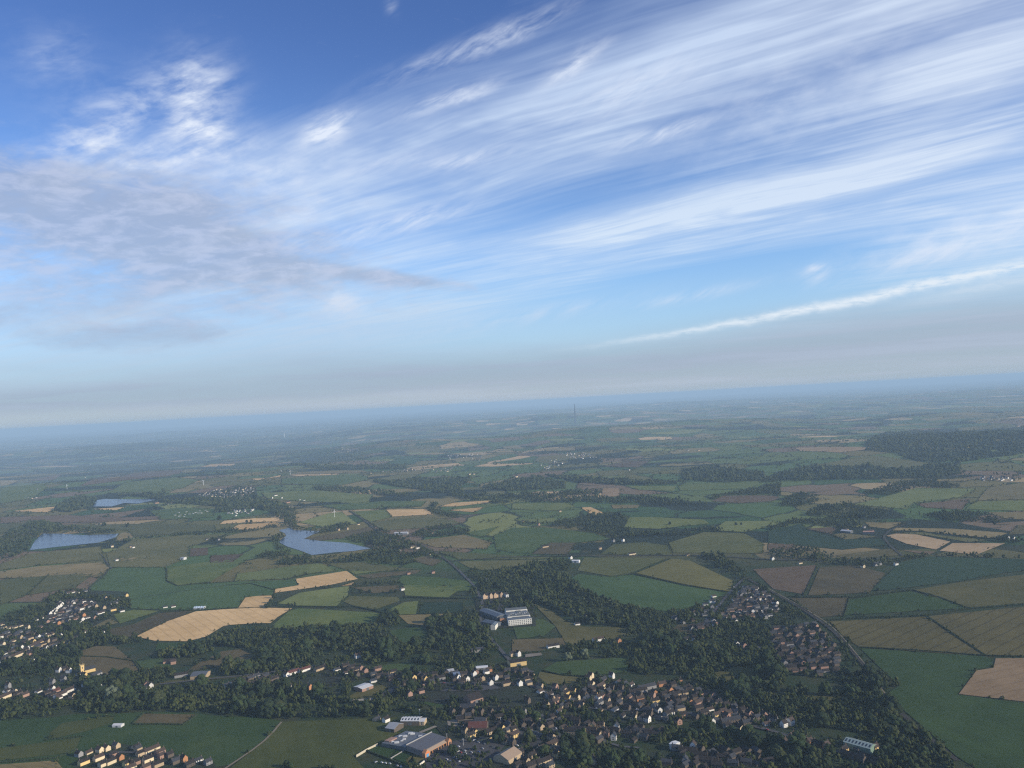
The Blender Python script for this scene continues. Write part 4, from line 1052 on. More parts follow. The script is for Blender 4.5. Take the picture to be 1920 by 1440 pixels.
shed('grandstand', [(752, 1353), (787, 1353), (790, 1344.5), (756, 1344.5)], WALL['k'], WHITE, 'long white-roofed shed above the supermarket', 'shed', 6, 2.0, 6)
shed('annex', [(787, 1354), (797, 1354), (798.5, 1347), (790, 1347)], WALL['s'], WHITE, 'small white-roofed annex at the right end of the long shed', 'annex', 5, 1.6)
shed('barn', [(727, 1366), (746, 1369), (750, 1357), (735, 1355)], WALL['k'], PALE, 'pale steep-roofed barn left of the long white shed', 'barn', 5, 4.0)
shed('market_hall', [(932, 1417), (957, 1402), (972, 1414), (946, 1430)], WALL['s'], TAN, 'big tan-roofed hall at the right end of the car park', 'hall', 6, 5.5)
shed('hall', [(878, 1366), (915, 1365), (913, 1354), (880, 1355)], WALL['k'], ROOF['r'], 'long dark red-roofed hall behind the car park', 'hall', 6, 5.0)
shed('hall', [(889, 1354), (912, 1354), (911, 1347.5), (891, 1347.5)], WALL['k'], ROOF['g'], 'grey slate-roofed hall behind the red-roofed one', 'hall', 5.5, 4.0)
shed('church_hall', [(878, 1316), (902, 1309), (896, 1301), (872, 1307)], WALL['p'], ROOF['d'], 'big dark gabled hall on the green below the town', 'hall', 6, 7.0)
shed('hall', [(862, 1329), (892, 1328), (890, 1321), (866, 1321)], WALL['k'], ROOF['g'], 'long grey-roofed hall behind the dark stone terrace', 'hall', 5, 4.0)
shed('pavilion', [(672, 1295), (694, 1287), (690, 1280), (670, 1287)], WALL['p'], WHITE, 'white and red sports pavilion beside the olive field', 'pavilion', 5, 1.4)
shed('long_shed', [(1583, 1392), (1634, 1406), (1640, 1397), (1592, 1383)], GREENSHEET, plain('pale_green_roof', (.30, .36, .32), .5, .4), 'long pale green shed among the dark trees at the lower right', 'shed', 7, 3.2, 8)
shed('town_flats', [(952, 1245), (984, 1240), (984, 1234), (955, 1238)], WALL['y'], ROOF['d'], 'long stone building below the school field', 'building', 7, 3.0)
shed('barn', [(359, 1269), (389, 1267), (391, 1259), (364, 1260)], WALL['s'], SHEET, 'big grey-roofed barn beside the embanked road', 'barn', 6, 3.0)
shed('polytunnel', [(213, 1361), (230, 1361), (230, 1357.5), (214, 1357.5)], WHITE, WHITE, 'white shelter standing in the lower left green field', 'shelter', 3, 1.5)
shed('greenhouse', [(363, 1142), (383, 1141), (385, 1136), (367, 1137)], PALE, plain('glasshouse_roof', (.62, .72, .78), .4, .4), 'pale blue-roofed barn above the big golden field', 'barn', 4, 2.0, 4)
shed('barn', [(1072, 1054), (1087, 1054), (1086, 1049), (1074, 1049)], WHITE, WHITE, 'white farm barn at the edge of the khaki field', 'barn', 5, 2.0)
shed('barn', [(340, 1048), (347, 1048), (347, 1044), (341, 1044)], WHITE, PALE, 'square white barn alone in the left hand fields', 'barn', 6, 1.5)
shed('barn', [(1576, 997), (1597, 999), (1598, 994), (1580, 993)], SHEET, WHITE, 'white-roofed farm barn beneath the dark belt of trees', 'barn', 5, 2.5)
shed('barn', [(1616, 1000), (1640, 1000), (1638, 995), (1620, 995)], SHEET, WALL['p'], 'pinkish farmyard barn beside the white-roofed one', 'barn', 5, 2.5)
shed('works', [(738, 1002), (766, 1001), (764, 996), (742, 997)], PALE, WHITE, 'white-roofed works behind the reservoir wood', 'works', 6, 2)
shed('cube_house', [(1259, 1396), (1268, 1399), (1271, 1392), (1262, 1389)], WHITE, WHITE, 'bright white square house alone in the dark trees', 'house', 7, 1.0)
shed('white_flats', [(838, 1260), (850, 1258), (850, 1254), (839, 1256)], WHITE, PALE, 'row of four white gables below the dark field', 'flats', 5, 2)
shed('slate_hall', [(848, 1270), (862, 1268), (861, 1261), (850, 1262)], WALL['a'], plain('blue_slate', (.13, .17, .24), .6), 'blue-grey slate-roofed hall in the town', 'hall', 5, 4)
shed('clubhouse', [(892, 1254), (915, 1252), (914, 1248), (893, 1250)], WALL['a'], WHITE, 'low white-roofed clubhouse beside the orange building', 'clubhouse', 4, 1.0)

# school ------------------------------------------------------------
def school():
    q = G([(954, 1174.5), (997.5, 1170.5)])[:, :2]; a, b_ = q; u = b_ - a; Lx = np.linalg.norm(u); u /= Lx; n = np.array([-u[1], u[0]])
    z0 = base_z(q); rz = math.atan2(u[1], u[0])
    o = empty('school', (a[0], a[1], z0), rz); tag(o, 'large white modern school with rows of dark windows and flat grey roofs', 'school')
    H = 12.0
    wh = plain('school_render', (.70, .68, .60), .8, .2, .06)
    def block(nm, x0, x1, y0, y1, h, mat=wh, roof=SHEET, win=None):
        b = MB(); b.box(x0, x1, y0, y1, -3, h); w = b.obj(nm, mat, o)
        b = MB(); b.box(x0 + .5, x1 - .5, y0 + .5, y1 - .5, h + .004, h + .4); b.obj('flat_roof', roof, o)
        if win:
            nx, nz = win
            for i in range(nx):
                for k in range(nz):
                    x = x0 + (i + .5) * (x1 - x0) / nx; z = 1.2 + k * (h - 1.0) / nz
                    b = MB(); b.box(x - .95, x + .95, y0 - .06, y0 + .02, z, z + 1.9); b.obj('window', GLASS, o)
        return w
    block('front_wing', 0, Lx, 0, 15, H, win=(11, 3))
    rgy = plain('pale_roof_felt', (.125, .135, .13), .8, .2, .2)
    block('middle_wing', Lx * .05, Lx * 1.04, 36, 62, 10.5, roof=rgy, win=(10, 2))
    block('rear_wing', Lx * .12, Lx * 1.08, 92, 116, 10, roof=rgy, win=(9, 2))
    block('link', Lx * .02, Lx * .25, 15.2, 35.8, 8, roof=rgy); block('spine', Lx * .55, Lx * .78, 62.2, 91.8, 8.5, roof=rgy)
    block('courtyard_wing', Lx * .26, Lx * 1.0, 15.2, 35.8, 9.0, roof=rgy); block('rear_court', Lx * .06, Lx * .54, 62.2, 91.8, 7.5, roof=SHEET); block('east_court', Lx * .79, Lx * 1.05, 62.2, 91.8, 7.8, roof=SHEET)
    block('entrance', -14, Lx * .04, 40, 60, 7, mat=WALL['o'], roof=rgy)
    for i in range(9):
        x, y = 6 + i * Lx / 10, 45 + (i % 3) * 5; b = MB(); b.box(x, x + 2.5, y, y + 2.5, 10.9, 12.3 + (i % 2)); b.obj('roof_plant', PALE, o)
    # sports halls with big blue-grey roofs, and the white gable in front
    bl = plain('blue_grey_sheet', (.09, .115, .145), .6, .3)
    def hall(nm, x, y, L_, W_, e, r, mat, roof, ang):
        h_ = link(nm, None, o); h_.location = (x, y, 0); h_.rotation_euler = (0, 0, ang); h_.empty_display_size = 1
        b = MB(); b.gable_body(L_, W_, e, r); b.obj('hall_wall', mat, h_)
        b = MB(); b.gable_roof(L_, W_, e, r); b.obj('hall_roof', roof, h_)
    hall('sports_hall', -24, 95, 78, 24, 8, 11, SHEET, bl, -1.15)
    hall('dining_hall', -34, 22, 42, 20, 6, 9, SHEET, bl, -.9)
    hall('gable_block', -32, -8, 22, 10, 9, 12, wh, bl, 1.2)
    for p in ([(0, 0), (Lx, 0), (Lx, 60), (0, 60)], [(0, 60), (Lx * 1.1, 60), (Lx * 1.1, 118), (0, 118)], [(-50, -10), (0, -10), (0, 60), (-50, 60)], [(-45, 60), (0, 60), (0, 125), (-45, 125)]):
        W = np.array([a + u * s + n * t for s, t in p]); foot(W, 2)
school()
def old_school():
    q = G([(907, 1124), (942, 1120)])[:, :2]; a, b_ = q; u = b_ - a; L = np.linalg.norm(u); rz = math.atan2(u[1], u[0])
    o = empty('stone_range', (a[0], a[1], base_z(q)), rz); tag(o, 'old gabled stone range standing above the white school', 'building')
    st = plain('warm_stone', (.52, .38, .25), .9, .1, .2)
    b = MB(); b.gable_body(L, 12, 8, 13); w = b.obj('wall', st, o); w.location = (L / 2, 6, 0)
    b = MB(); b.gable_roof(L, 12, 8, 13); w = b.obj('roof', ROOF['d'], o); w.location = (L / 2, 6, 0)
    for t in (.04, .40, .62, .96):
        b = MB(); b.gable_body(12, 7, 9, 13.5); g_ = b.obj('gable_wing', st, o); g_.location = (L * t, 2.5, 0); g_.rotation_euler = (0, 0, math.pi / 2)
        b = MB(); b.gable_roof(12, 7, 9, 13.5, .3); r_ = b.obj('gable_roof', ROOF['d'], g_)
    for i in range(8):
        b = MB(); x = (i + .5) * L / 8; b.box(x - .7, x + .7, -.06, .02, 2, 4); b.obj('window', GLASS, o)
    foot(q, 6)
    shed('lodge', [(945, 1117), (950, 1116), (951, 1112), (946, 1112)], WHITE, ROOF['d'], 'white lodge at the right end of the old stone range', 'lodge', 7, 4)
old_school()
def church(px, py, s, mat, label):
    g = gxy(px, py); o = empty('church', (g[0], g[1], float(height(g[0], g[1]))), axis_of(px, py, 12, -3)); tag(o, label, 'church')
    b = MB(); b.box(-3.2 * s, 3.2 * s, -3.2 * s, 3.2 * s, -1, 17 * s); t = b.obj('tower', mat, o)
    b = MB(); b.box(-3.5 * s, 3.5 * s, -3.5 * s, 3.5 * s, 17 * s, 17.6 * s)
    for x in (-3.1, 3.1):
        for y in (-3.1, 3.1): b.cone((x * s, y * s, 17.6 * s), .5 * s, (x * s, y * s, 20.5 * s), .05, 4)
    b.obj('parapet', mat, t)
    b = MB(); b.box(-.7 * s, .7 * s, -3.28 * s, -3.18 * s, 11 * s, 14.5 * s); b.obj('belfry_opening', GLASS, t)
    b = MB(); b.gable_body(20 * s, 9 * s, 7 * s, 12 * s); w = b.obj('nave', mat, o); w.location = (13.3 * s, 0, 0)
    b = MB(); b.gable_roof(20 * s, 9 * s, 7 * s, 12 * s); w = b.obj('roof', ROOF['g'], o); w.location = (13.3 * s, 0, 0)
    FOOT.append((g[0] + 8, g[1], 14))
church(154, 1264, 1.0, WALL['y'], 'yellow-lit church with a square tower in the left hand village')
church(1064, 1391, .8, WALL['s'], 'small stone church with pinnacled tower among the lower town trees') if False else None

# wind turbines and masts ------------------------------------------
def turbine(px, py, h, label, yaw, spin):
    g = gxy(px, py); z = float(height(g[0], g[1])); o = empty('wind_turbine', (g[0], g[1], z), yaw); tag(o, label, 'wind turbine', 'wind turbines in the fields')
    wm = plain('turbine_white', (.80, .81, .80), .5, .3, .03) if 'turbine_white' not in bpy.data.materials else bpy.data.materials['turbine_white']
    b = MB(); b.cone((0, 0, -1), h * .034, (0, 0, h), h * .018, 14); b.obj('tower', wm, o)
    b = MB(); b.box(-h * .035, h * .075, -h * .028, h * .028, h * .985, h * 1.05); b.cone((-h * .035, 0, h * 1.018), h * .03, (-h * .075, 0, h * 1.018), h * .012, 10); nac = b.obj('nacelle', wm, o)
    for i in range(3):
        a = spin + i * 2 * math.pi / 3; R = h * .44
        b = MB(); d = Vector((0, math.sin(a), math.cos(a))); w = Vector((0, math.cos(a), -math.sin(a))); c = Vector((-h * .055, 0, h * 1.018))
        secs = [(0, .018), (.18, .045), (.55, .032), (1.0, .010)]; vs = []
        for t, ww in secs:
            for sx, sw in ((-1, -1), (1, -1), (1, 1), (-1, 1)): vs.append(c + d * (R * t) + w * (sw * h * ww * .7) + Vector((sx * h * .008, 0, 0)))
        fs = [(3, 2, 1, 0)] + [(4 * k + i2, 4 * k + (i2 + 1) % 4, 4 * k + 4 + (i2 + 1) % 4, 4 * k + 4 + i2) for k in range(3) for i2 in range(4)] + [(12, 13, 14, 15)]
        b.add(vs, fs); b.obj('blade', wm, nac)
turbine(627.5, 969.5, 26, 'white wind turbine on the bright green knoll by the reservoir', math.radians(100), .05)
turbine(125.5, 917, 28, 'white wind turbine in the far left fields', math.radians(100), .4)
turbine(381.5, 910, 31, 'white wind turbine standing above the white village', math.radians(95), .9)
turbine(544.5, 890, 30, 'white wind turbine on the long straw-coloured field', math.radians(105), .2)
turbine(527.5, 887, 22, 'smaller white wind turbine beside the one on the straw field', math.radians(95), .7)
def mast():
    g = gxy(1079, 793); z = float(height(g[0], g[1])); top = (793 - 757) / FOC * g[1]
    o = empty('television_mast', (g[0], g[1], z)); tag(o, 'tall slender grey concrete television mast rising from the far hill', 'mast')
    cm = plain('mast_concrete', (.045, .045, .05), .9, .1, .1); secs = 12; H = top * .84
    b = MB()
    for i in range(secs):
        t0, t1 = i / secs, (i + 1) / secs; r = lambda t: 14.0 * (1 - t) ** 1.25 + 10.0
        b.cone((0, 0, H * t0 - (3 if i == 0 else 0)), r(t0), (0, 0, H * t1), r(t1), 16)
    b.obj('tower', cm, o)
    b = MB(); b.cone((0, 0, H + .01), 12, (0, 0, H + 9), 12, 16); b.obj('gallery', cm, o)
    b = MB(); b.cone((0, 0, H + 9.02), 7.5, (0, 0, top), 5.5, 8); b.obj('aerial', cm, o)
mast()
def tower_small(px, py, hpx, rad, mat, label):
    g = gxy(px, py); z = float(height(g[0], g[1])); H = hpx / FOC * g[1]
    o = empty('tower', (g[0], g[1], z)); tag(o, label, 'tower')
    b = MB(); b.cone((0, 0, -3), rad, (0, 0, H), rad * .7, 12); b.obj('shaft', mat, o)
    b = MB(); b.cone((0, 0, H + .01), rad * .9, (0, 0, H * 1.06), rad * .9, 12); b.obj('cap', mat, o)
tower_small(533, 819, 7, 9, WHITE, 'slim white tower far off on the hazy plain')

# light poles on the car park, flag poles
def pole(px, py, h, label):
    g = gxy(px, py); z = base_z(np.array([g[:2]])); o = empty('lamp_post', (g[0], g[1], z)); tag(o, label, 'lamp post')
    b = MB(); b.cone((0, 0, -.5), .28, (0, 0, h), .18, 8); b.obj('post', WHITE, o)
    b = MB(); b.box(-1.1, 1.1, -.3, .3, h, h + .35); b.obj('lamp_head', WHITE, o)
pole(869, 1399, 9, 'tall white lamp post at the back of the car park')
pole(838, 1384, 5, 'white post at the right corner of the supermarket')
pole(787, 1341, 8, 'white post in front of the dark wood above the long shed')
pole(939, 1358, 9, 'pale post behind the car park beside the trees')

# cars and caravans --------------------------------------------------
def car_mesh():
    b = MB(); prof = [(-2.1, .35), (2.1, .35), (2.15, .8), (1.2, .98), (-2.1, 1.0)]
    def slab(pr, w):
        n = len(pr); b.add([(x, -w, z) for x, z in pr] + [(x, w, z) for x, z in pr], [tuple(range(n)), tuple(range(2 * n - 1, n - 1, -1))] + [(i, n + i, n + (i + 1) % n, (i + 1) % n) for i in range(n)])
    slab(prof, .88); body = b
    b = MB(); slab([(-1.9, 1.003), (1.1, 1.003), (.35, 1.42), (-1.5, 1.45)], .76); cab = b.mesh('cabin', GLASS)
    b2 = MB(); b2.box(-1.4, .3, -.7, .7, 1.453, 1.50)
    b3 = MB(); b3.cone((0, -.1, 0), .33, (0, .1, 0), .33, 10); wheel = b3.mesh('wheel', TYRE)
    return body, cab, b2, wheel
_body, _cab, _top, _wheel = car_mesh()
CARM = {k: (_body.mesh('body', v), _top.mesh('car_roof', v)) for k, v in PAINT.items()}
CARS = []
for it in ('852,1401,white 860,1402,white 857,1409,silver 859,1411,white 864,1413,red 872,1410,white 873,1415,silver 884,1413,silver 859,1419,white 853,1422,white 858,1425,silver 850,1418,grey 844,1430,white 866,1408,black '
           '868,1419,grey 848,1412,blue 880,1406,grey 890,1408,black 876,1421,black 862,1430,silver 888,1420,grey 898,1412,blue 838,1426,silver 705,1431,silver 716,1432,white 723,1433,white 731,1434,silver 745,1438,silver 752,1440,white '
           '970,1400,white 966,1407,white 974,1407,silver 889,1390,white 866,1436,black 897,1394,silver 908,1397,grey 916,1394,blue 923,1402,black 905,1406,silver').split():
    q = it.split(','); CARS.append(dict(px=float(q[0]), py=float(q[1]), c=q[2], ix=float(q[0])))
label_members(CARS, lambda h: h['c'] + ' parked car', lambda h: 'on the supermarket car park' if 835 < h['px'] < 930 else ('beside the bowling lawns' if h['px'] < 800 else 'behind the tan-roofed hall'), lambda h: h['ix'])
cr = random.Random(8)
for h in CARS:
    g = gxy(h['px'], h['py'])[:2]; z = base_z(np.array([g])) + .62
    o = empty('parked_car', (g[0], g[1], z - .02), axis_of(h['px'], h['py'], 14, -6) + cr.choice((0, math.pi / 2, math.pi / 2)) + cr.uniform(-.08, .08))
    tag(o, h['label'], 'car', 'cars parked around the supermarket')
    bd = link('body', CARM[h['c']][0], o); link('cabin', _cab, o); link('car_roof', CARM[h['c']][1], o)
    for x in (-1.3, 1.35):
        for y in (-.82, .82): w = link('wheel', _wheel, o); w.location = (x, y, .33)
STREET = []
for ri, n_, where in ((13, 34, 'on the main street through town'), (14, 9, 'on the market place street'), (16, 8, 'on the left village street'), (18, 7, 'on the lower left estate road'), (0, 7, 'on the straight road through the right estate')):
    P = ROADS[ri]
    for i in sorted(cr.sample(range(2, len(P) - 3), min(n_, len(P) - 6))):
        t = P[i + 1] - P[i]; a_ = math.atan2(t[1], t[0]); sd = cr.choice((-1, 1)); q = P[i] + np.array([-t[1], t[0]]) / np.linalg.norm(t) * sd * 2.2
        z = float(height(*q)) + float(lift(np.hypot(*q))) + 1.05; d = np.array([q[0], q[1], z]) - np.array([0, 0, CAM_Z])
        ix = 960 + FOC * (d @ _RC) / (d @ _F)
        if 0 < ix < 1920: STREET.append(dict(p=(q[0], q[1], z), a=a_ + cr.uniform(-.06, .06), c=cr.choice(['white', 'silver', 'grey', 'black', 'blue', 'red', 'silver', 'white']), ix=ix, w=where))
label_members(STREET, lambda h: h['c'] + ' parked car', lambda h: h['w'], lambda h: h['ix'])
for h in STREET:
    o = empty('parked_car', h['p'], h['a']); tag(o, h['label'], 'car', 'cars parked ' + h['w'])
    link('body', CARM[h['c']][0], o); link('cabin', _cab, o); link('car_roof', CARM[h['c']][1], o)
    for x in (-1.3, 1.35):
        for y in (-.82, .82): w = link('wheel', _wheel, o); w.location = (x, y, .33)
CV = [dict(px=p[0], py=p[1], ix=p[0]) for p in poly('329,967 335,962 339,967 346,966 350,961 355,965 362,964 367,962 372,963 374,959 378,963 345,970 385,958 389,960 336,969')]
label_members(CV, lambda h: 'small white caravan', lambda h: 'on the green camping field by the far hedge', lambda h: h['ix'])
b = MB(); b.box(-4.5, 4.5, -1.7, 1.7, .5, 3.1); b.prism([(-4.5, -1.7), (4.5, -1.7), (4.5, 1.7), (-4.5, 1.7)], 3.104, 3.4); cvm = b.mesh('caravan', WHITE)
b = MB(); b.box(-3.5, 3.5, -1.75, -1.69, 1.5, 2.5); cvw = b.mesh('window', GLASS)
b = MB(); b.cone((0, -1.5, .4), .4, (0, 1.5, .4), .4, 8); cvt = b.mesh('wheel', TYRE)
for h in CV:
    g = gxy(h['px'], h['py']); o = empty('caravan', (g[0], g[1], base_z(np.array([g[:2]]))), cr.uniform(-.5, .5)); tag(o, h['label'], 'caravan', 'caravans on the camping field')
    link('body', cvm, o); link('window', cvw, o); link('wheel', cvt, o)

# ------------------------------------------------------------------ trees
def ico(sub):
    bm = bmesh.new(); bmesh.ops.create_icosphere(bm, subdivisions=sub, radius=1.0)
    v = np.array([q.co[:] for q in bm.verts]); f = np.array([[q.index for q in p.verts] for p in bm.faces]); bm.free(); return v, f
I1 = ico(1); I2 = ico(2); I3 = ico(3)
trn = np.random.default_rng(21)
def blob(base, amp, bumps=5, rg=trn):
    v, f = base; v = v.copy(); d = rg.normal(size=(bumps, 3)); d /= np.linalg.norm(d, axis=1)[:, None]
    k = 1 + sum(amp * 1.3 * np.exp((v @ q - 1) * 5.5) for q in d) - amp * .9
    k = k * (1 + rg.uniform(-amp * .45, amp * .45, len(v)))
    return v * k[:, None], f
def crown_template(kind, rg):
    """unit crown: radius about 1, from z = 0.25 to 2"""
    V, Fs = [], []; n0 = 0
    if kind == 'near': spec = [(I2, .62, 8)]; 
    clumps = dict(near=8, stuff=4, mid=2, far=1)[kind]; base = dict(near=I2, stuff=I1, mid=I1, far=ico(1))[kind]
    for i in range(clumps):
        if clumps == 1: c = np.array([0, 0, 1.0]); r = np.array([1, 1, .85])
        else:
            a = i * 2.4 + rg.uniform(-.4, .4); q = (i + .5) / clumps
            rad = .62 * math.sin(math.pi * min(.95, .25 + .62 * q)); c = np.array([math.cos(a) * rad, math.sin(a) * rad, .55 + 1.05 * q])
            s = rg.uniform(.50, .68) * (1.0 - .25 * q); r = np.array([s, s, s * .85])
        v, f = blob(base, .22, 5, rg); V.append(v * r + c); Fs.append(f + n0); n0 += len(v)
    V = np.concatenate(V); F_ = np.concatenate(Fs)
    return V, F_
TPL = {k: [crown_template(k, trn) for _ in range(n)] for k, n in (('stuff', 10), ('mid', 8), ('far', 8))}
for q_ in (7, 8):
    v, f = TPL['stuff'][q_]; v = v.copy(); k_ = (1.35 - .60 * v[:, 2])[:, None]; v[:, :2] *= k_; v[:, 2] *= 1.2; TPL['stuff'][q_] = (v, f)
v, f = TPL['stuff'][9]; v = v.copy(); v[:, :2] *= 1.3; v[:, 2] *= .85; TPL['stuff'][9] = (v, f)
# individual crowns: clumps broken up by leaf sprays
def near_crown(seed, conic=False):
    rg = np.random.default_rng(seed); V, F_ = crown_template('near', rg); V = list(map(tuple, V)); F_ = [tuple(f) for f in F_]
    if conic: V = [(x * (1.25 - .55 * z), y * (1.25 - .55 * z), z * 1.15) for x, y, z in V]
    n = len(V); P = np.array(V)
    for i in rg.choice(n, 260, replace=False):
        c = P[i]; o = c - np.array([0, 0, 1.0]); o /= (np.linalg.norm(o) + 1e-6); c = c + o * rg.uniform(-.02, .10)
        u = rg.normal(size=3); u /= np.linalg.norm(u); w = np.cross(u, o); w /= (np.linalg.norm(w) + 1e-6); s = rg.uniform(.05, .11)
        k = len(V); V += [tuple(c - u * s), tuple(c + w * s * .7), tuple(c + u * s), tuple(c - w * s * .7)]; F_.append((k, k + 1, k + 2, k + 3))
    return V, F_
NEAR = {}
for tone in LEAF:
    for sh in range(4):
        V, F_ = near_crown(100 + sh + 10 * list(LEAF).index(tone), sh == 3); NEAR[tone, sh] = mesh_from('crown', V, F_, LEAF[tone])
b = MB(); b.cone((0, 0, -.6), .10, (0, 0, .9), .05, 7)
for a in (0.3, 2.4, 4.4): b.cone((0, 0, .62), .05, (math.cos(a) * .38, math.sin(a) * .38, 1.15), .02, 5)
TRUNK = b.mesh('trunk', BARK)

WOODS = '''
d|0,1318 60,1322 150,1315 235,1301 310,1290 420,1285 480,1292 560,1293 600,1301 640,1311 700,1320 790,1320 800,1335 745,1344 530,1349 480,1343 380,1336 270,1333 210,1337 130,1339 90,1345 0,1351
d|0,1246 60,1243 150,1226 148,1258 110,1256 60,1275 0,1292
m|0,1155 60,1140 85,1160 60,1170 0,1168
m|0,1183 60,1184 70,1192 0,1194
d|90,1124 130,1118 170,1118 200,1120 190,1128 160,1125 115,1131 95,1136
d|200,1128 245,1122 245,1142 215,1142
m|150,1176 205,1176 215,1200 250,1200 250,1206 150,1222 110,1222 120,1200
d|150,1268 230,1266 262,1258 300,1255 328,1262 320,1274 290,1284 230,1296 165,1310 150,1300
d|205,1198 250,1192 262,1203 250,1210
d|285,1225 330,1222 355,1210 395,1210 400,1222 350,1236 300,1234
d|395,1203 425,1183 470,1181 512,1180 600,1183 700,1171 718,1158 745,1150 748,1172 727,1184 755,1212 810,1206 870,1210 920,1216 915,1240 880,1250 792,1248 770,1240 697,1248 672,1232 630,1246 560,1253 480,1261 415,1264 408,1254 470,1244 478,1230 450,1214 400,1210
d|797,1175 835,1160 862,1150 905,1148 910,1178 930,1205 945,1225 900,1215 812,1202
m|815,1250 880,1252 930,1248 930,1258 820,1262
d|882,1118 897,1100 905,1070 965,1062 1035,1052 1072,1056 1064,1085 1087,1107 1130,1124 1200,1144 1255,1149 1328,1143 1300,1165 1258,1172 1250,1198 1300,1195 1335,1185 1440,1205 1465,1230 1480,1288 1560,1302 1600,1300 1600,1262 1640,1262 1660,1320 1700,1370 1750,1415 1680,1408 1630,1378 1560,1366 1470,1366 1440,1340 1420,1328 1345,1298 1278,1268 1200,1265 1182,1260 1182,1232 1110,1236 1062,1236 1066,1212 1170,1198 1182,1176 1090,1170 1040,1143 1000,1126 960,1116
d|1700,1345 1745,1395 1790,1428 1795,1445 1700,1445 1650,1420 1620,1400 1640,1380
m|1010,1405 1090,1385 1200,1372 1330,1362 1420,1390 1480,1412 1460,1445 1040,1445
m|985,1335 1080,1345 1200,1362 1200,1372 1080,1362 990,1352
d|1440,1378 1480,1395 1580,1415 1700,1430 1720,1448 1440,1448
m|795,1335 850,1330 940,1336 1000,1342 985,1352 800,1345
m|685,1318 745,1300 800,1285 790,1318 740,1335 690,1330
m|640,1318 640,1290 665,1278 670,1298
m|840,1400 858,1390 880,1372 880,1386 845,1408
m|890,1440 920,1425 935,1432 960,1445 890,1448
m|1290,1195 1340,1180 1375,1170 1440,1172 1440,1200 1330,1200
m|1560,1170 1600,1215 1630,1262 1600,1300 1575,1280 1578,1215
m|1400,1092 1430,1108 1480,1140 1535,1172 1520,1168 1460,1138 1425,1105
m|150,1440 160,1420 145,1412 130,1430
d|1642,1246 1684,1288 1664,1305 1650,1275
d|545,1043 585,1046 640,1040 695,1033 702,1020 664,1017 648,1011 692,1000 712,992 740,1003 765,1012 782,1022 828,1047 810,1060 790,1050 760,1060 720,1062 640,1056 560,1060 520,1060 532,1045
d|600,998 632,985 658,982 655,990 620,1000 605,1004
m|520,986 540,984 598,996 585,1000 545,994
d|505,1005 540,1020 548,1035 535,1048 510,1050 480,1045 520,1030
m|527,998 539,1006 528,1012 520,1008
d|770,1006 795,992 830,982 885,998 880,1004 840,1006 800,1008
d|230,1013 290,1007 350,999 410,997 480,991 515,985 520,990 480,996 410,1003 350,1005 300,1012 235,1018
d|0,1050 0,1010 20,1000 52,985 62,977 100,980 130,990 222,999 160,1002 110,999 80,999 62,1014 52,1033 25,1047
d|100,956 120,940 150,932 180,935 176,945 170,951 150,956 130,961
d|217,930 310,925 310,935 297,936 255,931
d|302,940 335,936 480,933 540,950 560,958 500,955 335,945
m|350,1013 420,1005 425,1012 360,1018
d|480,936 545,955 562,961 550,970 562,976 555,985 540,984 525,975 515,968 480,950
d|330,958 400,955 470,950 470,956 400,962 330,965
d|698,903 760,902 790,898 885,897 862,915 875,930 960,928 1100,921 1127,923 1127,933 1165,934 1250,936 1300,945 1330,946 1290,951 1200,946 1100,944 1000,942 930,945 860,936 830,925 780,918 740,912
m|585,915 640,912 770,926 770,932 700,928 590,920
d|800,956 814,942 823,946 813,956 862,965 862,972 828,968
d|1280,881 1330,876 1420,885 1442,895 1440,905 1350,905 1280,900
d|1020,891 1170,901 1270,905 1270,910 1175,910 1080,905
d|960,901 1010,896 1060,905 1060,918 960,922 905,915
d|1410,917 1463,906 1463,930 1420,929 1330,938 1345,928
d|1080,972 1120,964 1150,963 1180,971 1166,990 1205,1001 1330,992 1372,996 1290,1003 1215,1006 1150,1010 1110,1000 1060,990 1010,985 960,983
m|700,950 790,946 800,950 705,956
d|1625,829 1660,812 1720,809 1790,815 1930,800 1930,850 1790,868 1740,868 1700,860 1680,850 1625,845
d|1500,877 1635,876 1685,882 1760,871 1800,871 1800,890 1740,898 1560,900 1440,905 1440,896
d|1655,915 1690,903 1722,901 1800,910 1800,915 1716,917 1704,928 1660,930 1620,925
d|1470,936 1500,926 1535,930 1535,940 1500,950 1465,950
d|1510,966 1540,951 1598,947 1665,960 1655,970 1560,973
d|1490,979 1560,969 1620,979 1618,989 1580,993 1500,981
d|1720,966 1800,961 1848,963 1885,981 1780,978
d|1682,997 1730,998 1860,1012 1920,1015 1920,1020 1855,1016 1730,1003
m|1440,1032 1500,1027 1565,1036 1565,1052 1440,1050
d|1692,1045 1740,1042 1830,1043 1925,1049 1925,1054 1740,1046 1690,1053
d|1312,1042 1350,1042 1402,1077 1396,1090 1360,1072
d|1440,985 1500,975 1500,983 1440,996
m|1530,1052 1700,1052 1690,1056 1640,1068 1530,1058
d|890,1065 940,1062 930,1075 900,1090 870,1085
m|660,1093 745,1090 750,1097 665,1100
m|420,1265 480,1262 600,1247 600,1252 480,1267 420,1270
m|60,880 200,872 350,868 340,874 180,880 70,886
m|380,872 470,868 600,874 760,872 760,880 600,880 470,878
m|140,842 330,820 500,830 700,850 690,862 500,856 330,852 200,862
'''
FG = [(g.min(0), g.max(0), g) for _, _, g in FLD] + [(g.min(0), g.max(0), g) for g in LAKE_G]
def in_any_field(P):
    m_ = np.zeros(len(P), bool)
    for lo, hi, g in FG:
        c = np.where(~m_ & (P[:, 0] > lo[0]) & (P[:, 0] < hi[0]) & (P[:, 1] > lo[1]) & (P[:, 1] < hi[1]))[0]
        if len(c): m_[c] = in_poly(P[c], g)
    return m_
